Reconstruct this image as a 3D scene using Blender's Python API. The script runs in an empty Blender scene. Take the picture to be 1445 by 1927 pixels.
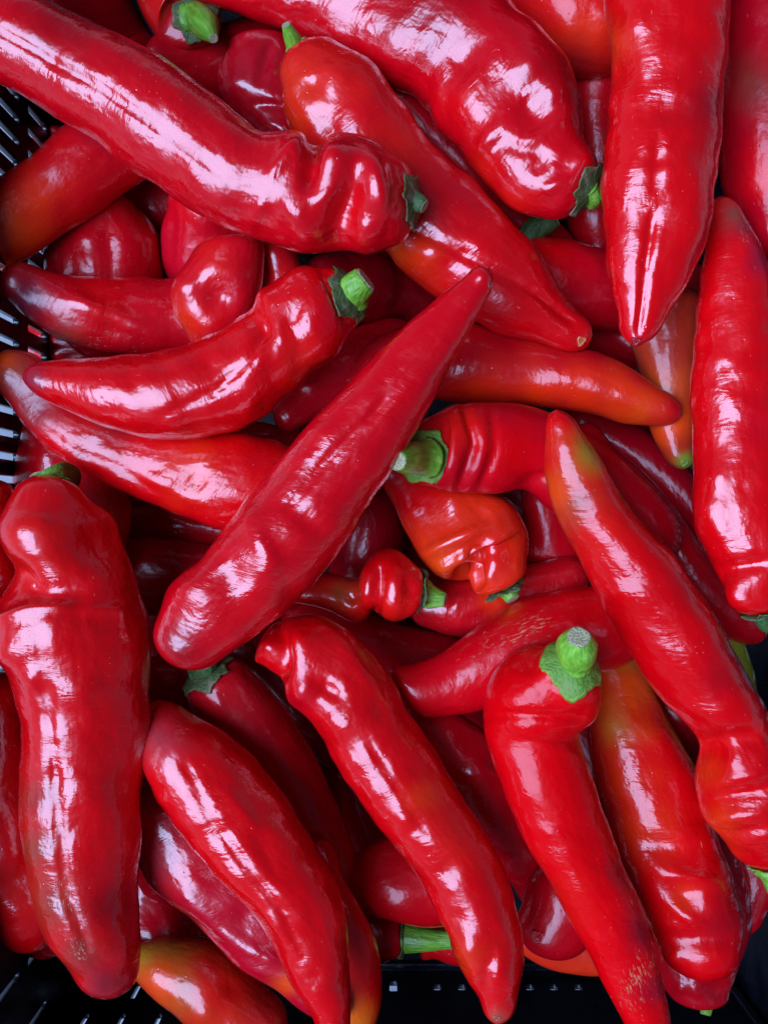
import bpy, math, random
import numpy as np
from mathutils import Vector, Matrix

sc = bpy.context.scene
K = 0.0002            # metres per design unit
D = 1851.0            # camera height above the level of the top peppers (design units)
CX, CY = 722.5, 963.5
FLOOR = -640.0

# ---------------------------------------------------------------- camera, sky, sun, exposure
cam_d = bpy.data.cameras.new("camera")
cam_d.sensor_fit = 'VERTICAL'
cam_d.angle = 2 * math.atan(963.5 / D)
cam_d.clip_start = 0.01
cam_d.clip_end = 50
cam = bpy.data.objects.new("camera", cam_d)
cam.location = (0, 0, D * K)
sc.collection.objects.link(cam)
sc.camera = cam

SUN_EL, SUN_AZ = math.radians(58), math.radians(197)   # azimuth counted from +X towards +Y
world = bpy.data.worlds.new("World")
sc.world = world
world.use_nodes = True
wn = world.node_tree
sky = wn.nodes.new('ShaderNodeTexSky')
sky.sky_type = 'NISHITA'
sky.sun_disc = False
sky.air_density = 0.35
sky.dust_density = 0.2
sky.sun_elevation = SUN_EL
sky.sun_rotation = math.radians(90) - SUN_AZ
wn.links.new(sky.outputs[0], wn.nodes['Background'].inputs[0])
wn.nodes['Background'].inputs[1].default_value = 0.05
sun_d = bpy.data.lights.new("sun", 'SUN')
sun_d.energy = 5.0
sun_d.angle = math.radians(50)
sun_d.color = (.56, .76, 1.25)
sun = bpy.data.objects.new("sun", sun_d)
sdir = Vector((math.cos(SUN_EL) * math.cos(SUN_AZ), math.cos(SUN_EL) * math.sin(SUN_AZ), math.sin(SUN_EL)))
sun.rotation_euler = sdir.to_track_quat('Z', 'Y').to_euler()
sc.collection.objects.link(sun)
sc.view_settings.view_transform = 'Standard'
sc.view_settings.look = 'None'
sc.view_settings.exposure = 0.2
sc.view_settings.gamma = 1

# ---------------------------------------------------------------- node helpers
def mat(name):
    m = bpy.data.materials.new(name)
    m.use_nodes = True
    return m, m.node_tree, m.node_tree.nodes['Principled BSDF']

class N:
    """small wrapper to wire shader nodes"""
    def __init__(s, nt): s.nt = nt
    def new(s, t, **kw):
        n = s.nt.nodes.new(t)
        for k, v in kw.items(): setattr(n, k, v)
        return n
    def put(s, sock, v):
        if isinstance(v, (int, float)): sock.default_value = v
        elif isinstance(v, tuple):
            sock.default_value = v if len(v) == len(sock.default_value) else tuple(v) + (1,)
        else: s.nt.links.new(v, sock)
    def math(s, op, a, b=0.0, clamp=False):
        n = s.new('ShaderNodeMath', operation=op); n.use_clamp = clamp
        s.put(n.inputs[0], a); s.put(n.inputs[1], b); return n.outputs[0]
    def mix(s, f, a, b, blend='MIX'):
        n = s.new('ShaderNodeMix', data_type='RGBA', blend_type=blend)
        s.put(n.inputs[0], f); s.put(n.inputs[6], a); s.put(n.inputs[7], b); return n.outputs[2]
    def scale(s, v, vec):
        n = s.new('ShaderNodeVectorMath', operation='MULTIPLY')
        s.put(n.inputs[0], v); n.inputs[1].default_value = vec; return n.outputs[0]
    def noise(s, v, sc_, det=3, rough=.5, dist=0.0):
        n = s.new('ShaderNodeTexNoise')
        s.put(n.inputs['Vector'], v); n.inputs['Scale'].default_value = sc_
        n.inputs['Detail'].default_value = det; n.inputs['Roughness'].default_value = rough
        n.inputs['Distortion'].default_value = dist
        return n.outputs['Fac']
    def ramp(s, f, lo, hi, a=0.0, b=1.0):
        n = s.new('ShaderNodeMapRange', interpolation_type='SMOOTHSTEP')
        s.put(n.inputs[0], f)
        n.inputs[1].default_value = lo; n.inputs[2].default_value = hi
        n.inputs[3].default_value = a; n.inputs[4].default_value = b
        return n.outputs[0]
    def attr(s, name, out='Vector'):
        n = s.new('ShaderNodeAttribute'); n.attribute_name = name; return n.outputs[out]
    def bump(s, h, strength, dist, prev=None):
        n = s.new('ShaderNodeBump'); s.put(n.inputs['Height'], h)
        n.inputs['Strength'].default_value = strength
        n.inputs['Distance'].default_value = dist
        if prev is not None: s.put(n.inputs['Normal'], prev)
        return n.outputs[0]

# ---------------------------------------------------------------- materials
def make_skin():
    m, nt, b = mat("pepper_skin"); g = N(nt)
    pc = g.attr('skin'); col = g.attr('tint', 'Color'); ext = g.attr('wear', 'Vector')
    sep = g.new('ShaderNodeSeparateXYZ'); g.put(sep.inputs[0], ext)
    cork, dull, wrink = sep.outputs
    # colour: blotches of darker and more orange red
    n1 = g.noise(g.scale(pc, (1, 1, .55)), .9, 3, .55)
    c = g.mix(g.ramp(n1, .35, .7, 0, .28), col, (.86, .55, .9), 'MULTIPLY')
    n2 = g.noise(g.scale(pc, (1, 1, .6)), 1.6, 3, .55)
    c = g.mix(g.ramp(n2, .52, .8, 0, .35), c, (1.25, 2.6, .8), 'MULTIPLY')
    n2b = g.noise(g.scale(pc, (3, 3, .35)), 3.0, 3, .6)
    c = g.mix(g.ramp(n2b, .45, .8, 0, .16), c, (.75, .6, .8), 'MULTIPLY')
    # fine pale specks
    v = g.new('ShaderNodeTexVoronoi'); g.put(v.inputs['Vector'], g.scale(pc, (1, 1, .6)))
    v.inputs['Scale'].default_value = 9
    msk = g.ramp(g.noise(pc, 1.3, 2), .5, .62)
    spk = g.math('MULTIPLY', g.ramp(v.outputs['Distance'], .10, .055), msk)
    c = g.mix(g.math('MULTIPLY', spk, .45), c, (.75, .22, .12))
    vs = g.new('ShaderNodeTexVoronoi'); g.put(vs.inputs['Vector'], g.scale(pc, (1, 1, .16))); vs.inputs['Scale'].default_value = 5
    m2 = g.ramp(g.noise(g.scale(pc, (1, 1, .7)), 2.2, 2), .54, .66)
    c = g.mix(g.math('MULTIPLY', g.math('MULTIPLY', g.ramp(vs.outputs['Distance'], .075, .03), m2), .6), c, (.70, .20, .12))
    # corky dashes along the length
    n3 = g.noise(g.scale(pc, (24, 24, 6)), 1.0, 4, .7, .4)
    n4 = g.noise(pc, 2.6, 3)
    thr = g.math('SUBTRACT', .77, g.math('MULTIPLY', cork, .27))
    thr = g.math('ADD', thr, g.math('MULTIPLY', g.math('SUBTRACT', .5, n4), .25))
    d = g.math('MULTIPLY', g.math('SUBTRACT', n3, thr), 14, True)
    d = g.math('MULTIPLY', d, g.ramp(cork, .02, .15))
    c = g.mix(g.math('MULTIPLY', d, .6), c, (.72, .26, .13))
    g.put(b.inputs['Base Color'], c)
    # wax and wear in the gloss
    n5 = g.noise(g.scale(pc, (1, 1, .5)), 3.1, 5, .62)
    r = g.ramp(n5, .35, .75, .10, .24)
    r = g.math('ADD', r, g.math('MULTIPLY', dull, .22))
    r = g.math('ADD', r, g.math('MULTIPLY', d, .3))
    g.put(b.inputs['Coat Roughness'], r)
    g.put(b.inputs['Roughness'], g.math('ADD', r, .12))
    gls = g.new('ShaderNodeSeparateXYZ'); g.put(gls.inputs[0], g.attr('gloss', 'Vector'))
    g.put(b.inputs['Coat Weight'], g.math('MULTIPLY', gls.outputs[0], .88))
    b.inputs['Coat IOR'].default_value = 1.5
    b.inputs['IOR'].default_value = 1.5
    g.put(b.inputs['Specular IOR Level'], g.math('ADD', .08, g.math('MULTIPLY', gls.outputs[0], .32)))
    b.inputs['Subsurface Weight'].default_value = .0
    b.inputs['Subsurface Radius'].default_value = (1.0, .12, .08)
    b.inputs['Subsurface Scale'].default_value = .004
    # relief: long ridges, cross wrinkles in patches, orange-peel
    rid = g.noise(g.scale(pc, (2.3, 2.3, .32)), 1.0, 2, .5)
    wr = g.noise(g.scale(pc, (1.9, 1.9, 6.0)), 1.0, 3, .55, .6)
    wm = g.ramp(g.noise(g.scale(pc, (1, 1, .8)), 1.5, 2), .30, .60)
    wm = g.math('MULTIPLY', wm, wrink)
    med = g.noise(g.scale(pc, (1, 1, .75)), 2.1, 3, .5)
    fine = g.noise(g.scale(pc, (1, 1, 1.6)), 11, 4, .65)
    h = g.math('ADD', g.math('MULTIPLY', wr, g.math('MULTIPLY', wm, .34)), g.math('MULTIPLY', med, .78))
    h = g.math('ADD', h, g.math('MULTIPLY', rid, .2))
    h = g.math('ADD', h, g.math('MULTIPLY', fine, g.math('ADD', .022, g.math('MULTIPLY', dull, .07))))
    h = g.math('ADD', h, g.math('MULTIPLY', d, .10))
    vd = g.new('ShaderNodeTexVoronoi'); g.put(vd.inputs['Vector'], pc); vd.inputs['Scale'].default_value = 3.1
    h = g.math('SUBTRACT', h, g.math('MULTIPLY', g.ramp(vd.outputs['Distance'], .09, .03), .10))
    nb = g.bump(h, 1.0, .0011)
    g.put(b.inputs['Normal'], nb); g.put(b.inputs['Coat Normal'], nb)
    return m

def make_green(name, c1, c2, c3, rough=.4):
    m, nt, b = mat(name); g = N(nt)
    pc = g.attr('skin')
    n1 = g.noise(g.scale(pc, (3, 3, 1.2)), 3, 4, .6)
    n2 = g.noise(pc, 2.0, 3)
    c = g.mix(g.ramp(n1, .35, .7), c1, c2)
    c = g.mix(g.ramp(n2, .55, .72, 0, .8), c, c3)
    edge = g.attr('tint', 'Color')
    c = g.mix(1.0, c, edge, 'MULTIPLY')
    g.put(b.inputs['Base Color'], c)
    g.put(b.inputs['Roughness'], g.ramp(n1, .3, .7, rough - .08, rough + .12))
    h = g.math('ADD', g.noise(g.scale(pc, (6, 6, 1.5)), 1.5, 4, .6), g.math('MULTIPLY', g.noise(pc, 14, 3), .25))
    g.put(b.inputs['Normal'], g.bump(h, 1.0, .0007))
    return m

SKIN = make_skin()
STEM = make_green("stem_green", (.11, .29, .018), (.20, .44, .035), (.28, .48, .08), .33)
STEMD = make_green("stem_dull_green", (.035, .085, .018), (.07, .14, .035), (.10, .10, .05), .45)
CALYX = make_green("calyx_green", (.10, .23, .018), (.17, .33, .035), (.20, .28, .06), .46)
CALYXD = make_green("calyx_withered", (.045, .075, .018), (.09, .12, .035), (.19, .17, .11), .5)

def make_cut():
    m, nt, b = mat("cut_stem"); g = N(nt)
    pc = g.attr('skin')
    sepc = g.new('ShaderNodeVectorMath', operation='LENGTH'); g.put(sepc.inputs[0], g.scale(pc, (1, 1, 0)))
    n = g.noise(pc, 5, 4, .7)
    c = g.mix(g.ramp(n, .38, .62), (.30, .27, .13), (.80, .72, .40))
    c = g.mix(g.ramp(sepc.outputs['Value'], .9, 1.0, 0, .7), c, (.10, .08, .04))
    g.put(b.inputs['Base Color'], c); b.inputs['Roughness'].default_value = .7
    g.put(b.inputs['Normal'], g.bump(n, 1.0, .0015))
    return m
CUT = make_cut()

def make_plastic():
    m, nt, b = mat("black_plastic"); g = N(nt)
    tc = g.new('ShaderNodeTexCoord').outputs['Object']
    n = g.noise(tc, 900, 3, .6); n2 = g.noise(tc, 40, 4, .6)
    sc_ = g.noise(g.scale(tc, (1, 1, .25)), 160, 5, .75)
    cb = g.mix(g.ramp(n2, .4, .7), (.004, .0045, .008), (.011, .012, .020))
    g.put(b.inputs['Base Color'], g.mix(g.ramp(sc_, .60, .75, 0, .6), cb, (.06, .06, .07)))
    g.put(b.inputs['Roughness'], g.ramp(n2, .35, .7, .22, .42))
    g.put(b.inputs['Normal'], g.bump(n, .5, .0002))
    return m
PLASTIC = make_plastic()

def make_ground():
    m, nt, b = mat("pale_concrete"); g = N(nt)
    tc = g.new('ShaderNodeTexCoord').outputs['Object']
    n = g.noise(tc, 30, 6, .65); n2 = g.noise(tc, 300, 4, .7)
    c = g.mix(g.ramp(n, .35, .7), (.24, .26, .28), (.34, .36, .38))
    c = g.mix(g.ramp(n2, .5, .75, 0, .4), c, (.12, .12, .13))
    g.put(b.inputs['Base Color'], c); b.inputs['Roughness'].default_value = .8
    g.put(b.inputs['Normal'], g.bump(n2, .6, .001))
    return m
GROUND = make_ground()

# ---------------------------------------------------------------- geometry helpers (design units)
def W3(px, py, z):
    f = (D - z) / D
    return np.array([(px - CX) * f, -(py - CY) * f, z], float)

def to_px(P):
    f = D / (D - P[..., 2])
    return P[..., 0] * f + CX, CY - P[..., 1] * f

def catmull(t, P):
    """P (n,k) values at 0..n-1, evaluated at t"""
    n = len(P)
    i = np.clip(np.floor(t).astype(int), 0, n - 2); u = (t - i)[:, None]
    p1 = P[i]; p2 = P[i + 1]
    p0 = np.where((i > 0)[:, None], P[np.maximum(i - 1, 0)], 2 * p1 - p2)
    p3 = np.where((i < n - 2)[:, None], P[np.minimum(i + 2, n - 1)], 2 * p2 - p1)
    return .5 * ((2 * p1) + (-p0 + p2) * u + (2 * p0 - 5 * p1 + 4 * p2 - p3) * u ** 2 + (-p0 + 3 * p1 - 3 * p2 + p3) * u ** 3)

def smooth(A, it):
    A = A.copy()
    for _ in range(it):
        B = A.copy(); B[1:-1] = .25 * A[:-2] + .5 * A[1:-1] + .25 * A[2:]; A = B
    return A

def unit(v): return v / np.maximum(np.linalg.norm(v, axis=-1, keepdims=True), 1e-9)

def grid_mesh(name, G, attrs, material, flip, poles=True, closed_u=True):
    """G (M,N,3) rings; first and last ring collapse to a pole"""
    M, Nn = G.shape[:2]
    V = G.reshape(-1, 3)
    idx = np.arange(M * Nn).reshape(M, Nn)
    a = idx[:-1]; b = idx[1:]
    f = np.stack([a, np.roll(a, -1, 1), np.roll(b, -1, 1), b], -1)
    if not closed_u: f = f[:, :-1]
    f = f.reshape(-1, 4)
    if flip: f = f[:, ::-1]
    quads = [f]
    verts = [V]
    nv = len(V)
    tris = []
    if poles:
        verts += [G[0].mean(0)[None], G[-1].mean(0)[None]]
        p0, p1 = nv, nv + 1
        t0 = np.stack([np.full(Nn, p0), np.roll(idx[0], -1), idx[0]], -1)
        t1 = np.stack([np.full(Nn, p1), idx[-1], np.roll(idx[-1], -1)], -1)
        tr = np.concatenate([t0, t1])
        if flip: tr = tr[:, ::-1]
        tris = tr
    V = np.concatenate(verts) * K
    me = bpy.data.meshes.new(name)
    nq = len(f); ntri = len(tris)
    loops = np.concatenate([f.ravel(), np.asarray(tris, int).ravel()]) if ntri else f.ravel()
    me.vertices.add(len(V)); me.vertices.foreach_set('co', V.astype(np.float32).ravel())
    me.loops.add(len(loops)); me.loops.foreach_set('vertex_index', loops.astype(np.int32))
    me.polygons.add(nq + ntri)
    st = np.concatenate([np.arange(nq) * 4, nq * 4 + np.arange(ntri) * 3])
    me.polygons.foreach_set('loop_start', st.astype(np.int32))
    me.polygons.foreach_set('use_smooth', np.ones(nq + ntri, bool))
    me.update(calc_edges=True)
    for an, (typ, val) in attrs.items():
        val = val.reshape(M * Nn, -1)
        if poles:
            val = np.concatenate([val, val[:Nn].mean(0)[None], val[-Nn:].mean(0)[None]])
        if typ == 'v':
            at = me.attributes.new(an, 'FLOAT_VECTOR', 'POINT'); at.data.foreach_set('vector', val.astype(np.float32).ravel())
        else:
            at = me.attributes.new(an, 'FLOAT_COLOR', 'POINT')
            at.data.foreach_set('color', np.concatenate([val, np.ones((len(val), 1))], 1).astype(np.float32).ravel())
    me.materials.append(material)
    me.validate()
    return me

def grid_normals(G, sgn):
    dv = np.gradient(G, axis=0)
    du = (np.roll(G, -1, 1) - np.roll(G, 1, 1)) / 2
    n = np.cross(dv, du)
    n = unit(n)
    c = G.mean(1, keepdims=True)
    if np.median((n * (G - c)).sum(-1)) < 0: n = -n
    return n

def link(name, me, parent=None):
    o = bpy.data.objects.new(name, me)
    sc.collection.objects.link(o)
    if parent is not None: o.parent = parent
    return o

# colour names (linear)
RED = (.68, .0008, .0035); DEEP = (.38, .0005, .004); CRIM = (.60, .0006, .0065)
BRT = (.70, .006, .004); ORR = (.72, .022, .003); ORG = (.74, .055, .004)
BRN = (.16, .035, .010); OLV = (.34, .14, .010); GRN = (.15, .32, .03); PUR = (.16, .003, .022)

PEPPERS = []
def P(key, label, pole0, st, pole1, z=(0, 0), col=RED, patches=(), feats=(), groove=(), stem=None,
      wear=(), wr=1.0, hr=.86, seed=None, scar=None, res=1.0, amp=1.0, fix=False, cap=(1.0, 1.0)):
    PEPPERS.append(dict(key=key, label=label, p0=pole0, st=st, p1=pole1, z=z, col=col, patches=patches, feats=feats,
                        groove=groove, stem=stem, wear=wear, wr=wr, hr=hr, seed=seed if seed is not None else len(PEPPERS) + 3,
                        scar=scar, res=res, amp=amp, fix=fix, cap=cap))

GLOSS = {'F': 0.28, 'G': 0.6, 'N': 0.6, 'R': 0.25, 'Q': 0.5, 'M': 0.55, 'Y': 0.35, 'AN': 0.5, 'AK': 0.5, 'Z': 0.5, 'AA': 0.45, 'AM': 0.35, 'AL': 0.4, 'BA': 0.3, 'AZ': 0.35, 'BB': 0.3, 'AR': 0.35, 'AS': 0.4, 'BE': 0.2, 'BF': 0.35, 'BG': 0.3, 'BH': 0.4, 'BI': 0.4, 'BJ': 0.4, 'BK': 0.4, 'AY': 0.3, 'AX': 0.8, 'AW': 0.4, 'AV': 0.5, 'AU': 0.35, 'AH': 0.5, 'BO': 0.3, 'BL': 0.3, 'BM': 0.4, 'BN': 0.4, 'AF': 0.5, 'AP': 0.4, 'AQ': 0.8, 'BD': 0.6, 'BC': 0.7, 'AT': 0.6, 'X': 0.55, 'O': 0.8, 'H': 0.9, 'AD': 0.7, 'AI': 0.9}
P('A', 'thick dark red pepper with knobbly shoulder and withered calyx, across the upper left corner',
  (779, 378, 12), [(752, 300, 738, 458), (700, 262, 690, 476), (640, 253, 640, 467), (597, 268, 575, 474), (548, 250, 505, 453), (492, 250, 425, 427), (430, 198, 335, 376), (340, 130, 245, 316), (255, 80, 165, 253), (172, 40, 82, 204), (75, -8, -12, 148), (-30, -52, -110, 104)],
  (-130, 20), z=(90, 60), col=CRIM, hr=.84, amp=.7,
  feats=[(-20, 45, 100, 118, 7, -5), (100, 118, 200, 172, 7, -5), (200, 172, 300, 240, 7, -4.5), (300, 240, 395, 312, 6, -3), (395, 312, 440, 350, 6, -2), (600, 380, 640, 350, 12, 5), (594, 255, 578, 345, 15, -20), (665, 335, 636, 440, 24, -20), (555, 280, 26, 12), (628, 300, 34, 12), (700, 310, 720, 400, 22, 10), (752, 330, 20, -4), (530, 370, 580, 440, 24, 5), (690, 400, 24, -5), (500, 370, 470, 430, 14, 4), (510, 330, 540, 290, 14, 5)],
  stem=dict(pts=[(790, 384, 6), (797, 388, 8)], r=[16, 13], calyx=48, teeth=7, dull=1, dull_stem=1, lift=4),
  patches=[(120, 40, 80, DEEP), (660, 400, 40, RED), (450, 170, 60, RED)])
P('B', 'large crimson pepper lying diagonally on top in the middle, narrow tip to the upper right',
  (322, 1250), [(297, 1165, 415, 1240), (322, 1105, 492, 1186), (368, 1058, 578, 1112), (420, 998, 648, 1026), (485, 912, 692, 955), (550, 835, 738, 886), (620, 757, 782, 812), (690, 684, 824, 738), (760, 616, 860, 666), (825, 560, 895, 604), (880, 516, 922, 552)],
  (917, 503), z=(100, 130), col=CRIM, hr=.84, amp=.55,
  feats=[(750, 730, 690, 790, 7, -3), (690, 790, 600, 880, 8, -3.5), (600, 880, 540, 960, 9, -3), (480, 1000, 520, 1060, 14, 4), (600, 820, 26, 3), (425, 1060, 440, 1120, 30, -9), (360, 1110, 34, 6), (480, 1010, 510, 1090, 22, 5), (560, 960, 600, 1000, 18, -4), (470, 975, 24, 4), (545, 1110, 30, -4), (908, 520, 14, 4), (700, 790, 730, 730, 10, -2.5)],
  patches=[(500, 1180, 80, RED), (340, 1220, 50, DEEP), (640, 1050, 60, RED)], scar=(922, 535, 6, (.36, .03, .03)))
P('C', 'broad red pepper hanging straight down in the upper right, pointed tip at the bottom',
  (1250, -140), [(1125, -80, 1375, -80), (1137, 0, 1371, 0), (1148, 80, 1366, 90), (1150, 150, 1355, 165), (1139, 230, 1349, 260), (1134, 330, 1346, 345), (1136, 430, 1327, 437), (1141, 520, 1292, 530), (1163, 592, 1250, 602)],
  (1196, 652), z=(40, 80), col=RED, hr=.84, cap=(1, 1.25),
  feats=[(1236, 250, 1232, 350, 9, -5), (1228, 405, 1215, 500, 8, -7), (1215, 500, 1200, 630, 8, -5), (1240, 190, 60, -8), (1235, 260, 40, 6), (1190, 150, 1150, 130, 24, -6), (1235, 395, 50, -6), (1290, 300, 26, 3), (1195, 30, 25, 5), (1210, 300, 1260, 300, 12, -3), (1196, 640, 10, 3)],
  patches=[(1150, 80, 45, ORR), (1200, 650, 20, CRIM), (1330, 200, 60, DEEP)], scar=(1196, 643, 7, (.42, .012, .02)))
P('D', 'huge folded red pepper hanging down the left edge, brownish streak along its lower left',
  (98, 916, -26), [(30, 938, 165, 938), (8, 985, 208, 975), (24, 1035, 222, 1028), (30, 1080, 250, 1080), (4, 1122, 264, 1120), (-4, 1180, 274, 1180), (8, 1250, 279, 1260), (36, 1330, 279, 1340), (44, 1400, 273, 1420), (38, 1490, 266, 1500), (44, 1590, 257, 1600), (56, 1670, 257, 1680), (85, 1750, 262, 1760), (135, 1825, 260, 1820)],
  (210, 1876), z=(70, 10), col=RED, hr=.82,
  feats=[(0, 1168, 60, 1143, 10, 6), (60, 1143, 130, 1140, 9, 5), (165, 1150, 225, 1147, 10, 5), (30, 1120, 150, 1112, 20, -7), (72, 1165, 84, 1270, 7, -4), (84, 1270, 98, 1400, 7, -6), (98, 1400, 112, 1560, 7, -6), (112, 1560, 128, 1690, 7, -6), (128, 1690, 165, 1790, 8, -6), (150, 1300, 40, 5), (60, 1450, 26, 4), (165, 1500, 40, 4), (215, 1400, 50, -5), (40, 1060, 75, 1120, 16, -7), (15, 1230, 26, 6), (60, 1010, 70, 12), (75, 1180, 60, 8), (190, 1010, 60, -8), (20, 1180, 30, 5), (230, 1150, 22, 4), (60, 1280, 25, 5)],
  patches=[(72, 1500, 40, (.42, .020, .012)), (72, 1600, 42, (.36, .030, .012)), (98, 1700, 42, (.36, .030, .012)), (150, 1790, 44, (.38, .020, .010)), (60, 1030, 60, BRT), (220, 1700, 60, DEEP), (200, 1850, 40, (.30, .01, .016))],
  wear=[(75, 1560, 60, .6, .1), (120, 1690, 45, .85, .15), (150, 1790, 45, .8, .2)],
  stem=dict(pts=[(92, 910, -4), (90, 902, -6)], r=[44, 38], calyx=40, teeth=5, bright=.9, round=1))
P('E', 'curved red pepper with green stem stump at its right end, dark pointed tip at left',
  (664, 548, 16), [(612, 505, 665, 618), (560, 504, 640, 668), (512, 538, 592, 700), (470, 582, 545, 742), (412, 626, 492, 788), (340, 655, 420, 817), (250, 668, 320, 831), (170, 673, 208, 808), (100, 682, 118, 768)],
  (42, 712), z=(70, 50), col=RED, hr=.86, cap=(1, 1.2),
  feats=[(300, 785, 400, 738, 8, -4), (400, 738, 470, 680, 8, -5), (470, 680, 500, 610, 9, -5), (478, 588, 510, 650, 20, -9), (500, 560, 20, 6), (540, 620, 570, 560, 14, -3.5), (460, 700, 520, 640, 24, 6), (400, 690, 22, -3), (500, 770, 24, -4)],
  patches=[(60, 712, 28, (.30, .01, .02)), (330, 760, 90, RED), (570, 680, 40, BRT), (640, 600, 40, CRIM)],
  stem=dict(pts=[(670, 541, 8), (686, 528, 14)], r=[29, 26], calyx=54, dull=1, teeth=6, skirt=[(650, 575, 40, .25)]))
P('F', 'bent red pepper at lower right whose fat green stem faces straight up',
  (1082, 1246, 40), [(1010, 1240, 1128, 1310, 48), (950, 1250, 1122, 1340, 20), (918, 1290, 1100, 1356, 0), (908, 1345, 1091, 1372, -12), (914, 1400, 1098, 1412, -10), (935, 1462, 1112, 1468), (960, 1530, 1135, 1540), (1000, 1610, 1172, 1625), (1050, 1695, 1205, 1710), (1095, 1775, 1232, 1790), (1132, 1850, 1250, 1870), (1175, 1930, 1262, 1940)],
  (1235, 2010), z=(60, 20), col=RED, hr=.88,
  feats=[(1000, 1290, 34, 5), (1090, 1300, 30, 5), (920, 1345, 1090, 1352, 12, -7), (1050, 1290, 18, -3)],
  patches=[(1185, 1640, 34, (.40, .003, .012)), (1210, 1750, 34, (.40, .003, .012)), (1235, 1860, 32, (.40, .003, .012)), (960, 1500, 60, RED), (1040, 1700, 60, BRT)],
  wear=[(1195, 1690, 60, .6, .3), (1220, 1820, 60, .7, .3), (1180, 1880, 60, .6, .1)],
  stem=dict(pts=[(1084, 1232, 14), (1085, 1216, 40), (1088, 1200, 62)], r=[26, 34, 34, 21], calyx=66, teeth=5, bright=1.2, flat=1))
P('G', 'long red pepper running diagonally on the right, greenish orange at its pointed upper tip',
  (1444, 1636), [(1368, 1590, 1500, 1590), (1325, 1535, 1512, 1525), (1313, 1462, 1502, 1450), (1320, 1408, 1484, 1418), (1300, 1372, 1457, 1370), (1242, 1312, 1425, 1305), (1190, 1238, 1386, 1230), (1145, 1155, 1342, 1150), (1106, 1085, 1291, 1068), (1069, 1015, 1228, 1003), (1041, 945, 1175, 938), (1024, 880, 1136, 868), (1030, 815, 1094, 812)],
  (1047, 771), z=(0, 120), col=RED, hr=.86, cap=(1, 1.15),
  feats=[(1318, 1405, 1440, 1390, 22, -13), (1350, 1470, 1440, 1450, 18, 8), (1330, 1505, 1430, 1490, 12, -6), (1340, 1540, 1430, 1530, 12, 6), (1380, 1570, 1440, 1560, 10, -5), (1380, 1430, 22, 6), (1050, 840, 24, 3)],
  patches=[(1052, 830, 30, BRT), (1105, 850, 36, OLV), (1080, 960, 48, (.20, .045, .012)), (1045, 930, 40, ORG), (1130, 1000, 60, BRT), (1340, 1560, 50, ORR), (1325, 1450, 30, ORR), (1360, 1270, 40, (.48, .002, .006)), (1290, 1100, 36, (.50, .002, .005))],
  stem=dict(pts=[(1452, 1650, -4), (1460, 1676, -8)], r=[20, 17], calyx=40, teeth=5))
P('H', 'twisted red pepper with lumpy hooked top, its tip pointing down at the bottom middle',
  (484, 1218), [(490, 1248, 518, 1172), (535, 1285, 570, 1156), (545, 1318, 622, 1166), (572, 1347, 682, 1212), (600, 1380, 730, 1270), (627, 1432, 775, 1350), (667, 1497, 828, 1432), (712, 1557, 877, 1512), (763, 1622, 926, 1590), (805, 1683, 958, 1665), (835, 1752, 978, 1745), (864, 1822, 985, 1818), (905, 1888, 972, 1878)],
  (940, 1927), z=(10, 70), col=RED, hr=.88, cap=(1, 1.2),
  feats=[(690, 1390, 745, 1480, 7, -3), (745, 1480, 800, 1570, 8, -2), (640, 1360, 26, 4), (760, 1540, 22, 4), (720, 1340, 18, -3), (530, 1180, 535, 1262, 14, -14), (570, 1300, 24, 10), (600, 1290, 640, 1310, 16, -8), (640, 1200, 700, 1290, 20, 6), (560, 1205, 24, 6), (860, 1730, 20, -4), (925, 1800, 905, 1870, 14, -5), (880, 1790, 20, 4), (505, 1215, 12, 5), (840, 1640, 22, -3)],
  patches=[(800, 1500, 34, ORR), (860, 1580, 60, BRT), (870, 1800, 40, ORR), (560, 1320, 30, CRIM), (935, 1915, 18, (.4, .06, .03))],
  wear=[(868, 1558, 14, .9, .2), (755, 1600, 26, .75, .1), (780, 1630, 14, .7, .1)], scar=(934, 1915, 6, (.5, .08, .05)))
P('I', 'crinkled glossy red pepper tapering to a point at the bottom, left of the twisted one',
  (285, 1330, -50), [(268, 1388, 352, 1338, -25), (270, 1445, 430, 1387), (297, 1508, 500, 1457), (347, 1572, 551, 1522), (405, 1645, 597, 1607), (465, 1705, 636, 1677), (509, 1768, 655, 1752), (541, 1840, 659, 1840), (590, 1912, 657, 1918)],
  (635, 1995), z=(20, 40), col=RED, hr=.86, cap=(1, 1.2),
  feats=[(345, 1430, 400, 1550, 7, -3.5), (400, 1550, 475, 1645, 7, -4.5), (475, 1645, 530, 1715, 7, -4), (530, 1715, 570, 1800, 9, -4), (430, 1490, 480, 1560, 14, 4), (500, 1710, 560, 1790, 16, 5), (330, 1400, 30, 4), (480, 1560, 520, 1640, 22, -4), (420, 1530, 26, 3), (590, 1840, 20, -3)],
  patches=[(300, 1390, 40, (.42, .03, .04)), (600, 1800, 60, RED)])
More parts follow.
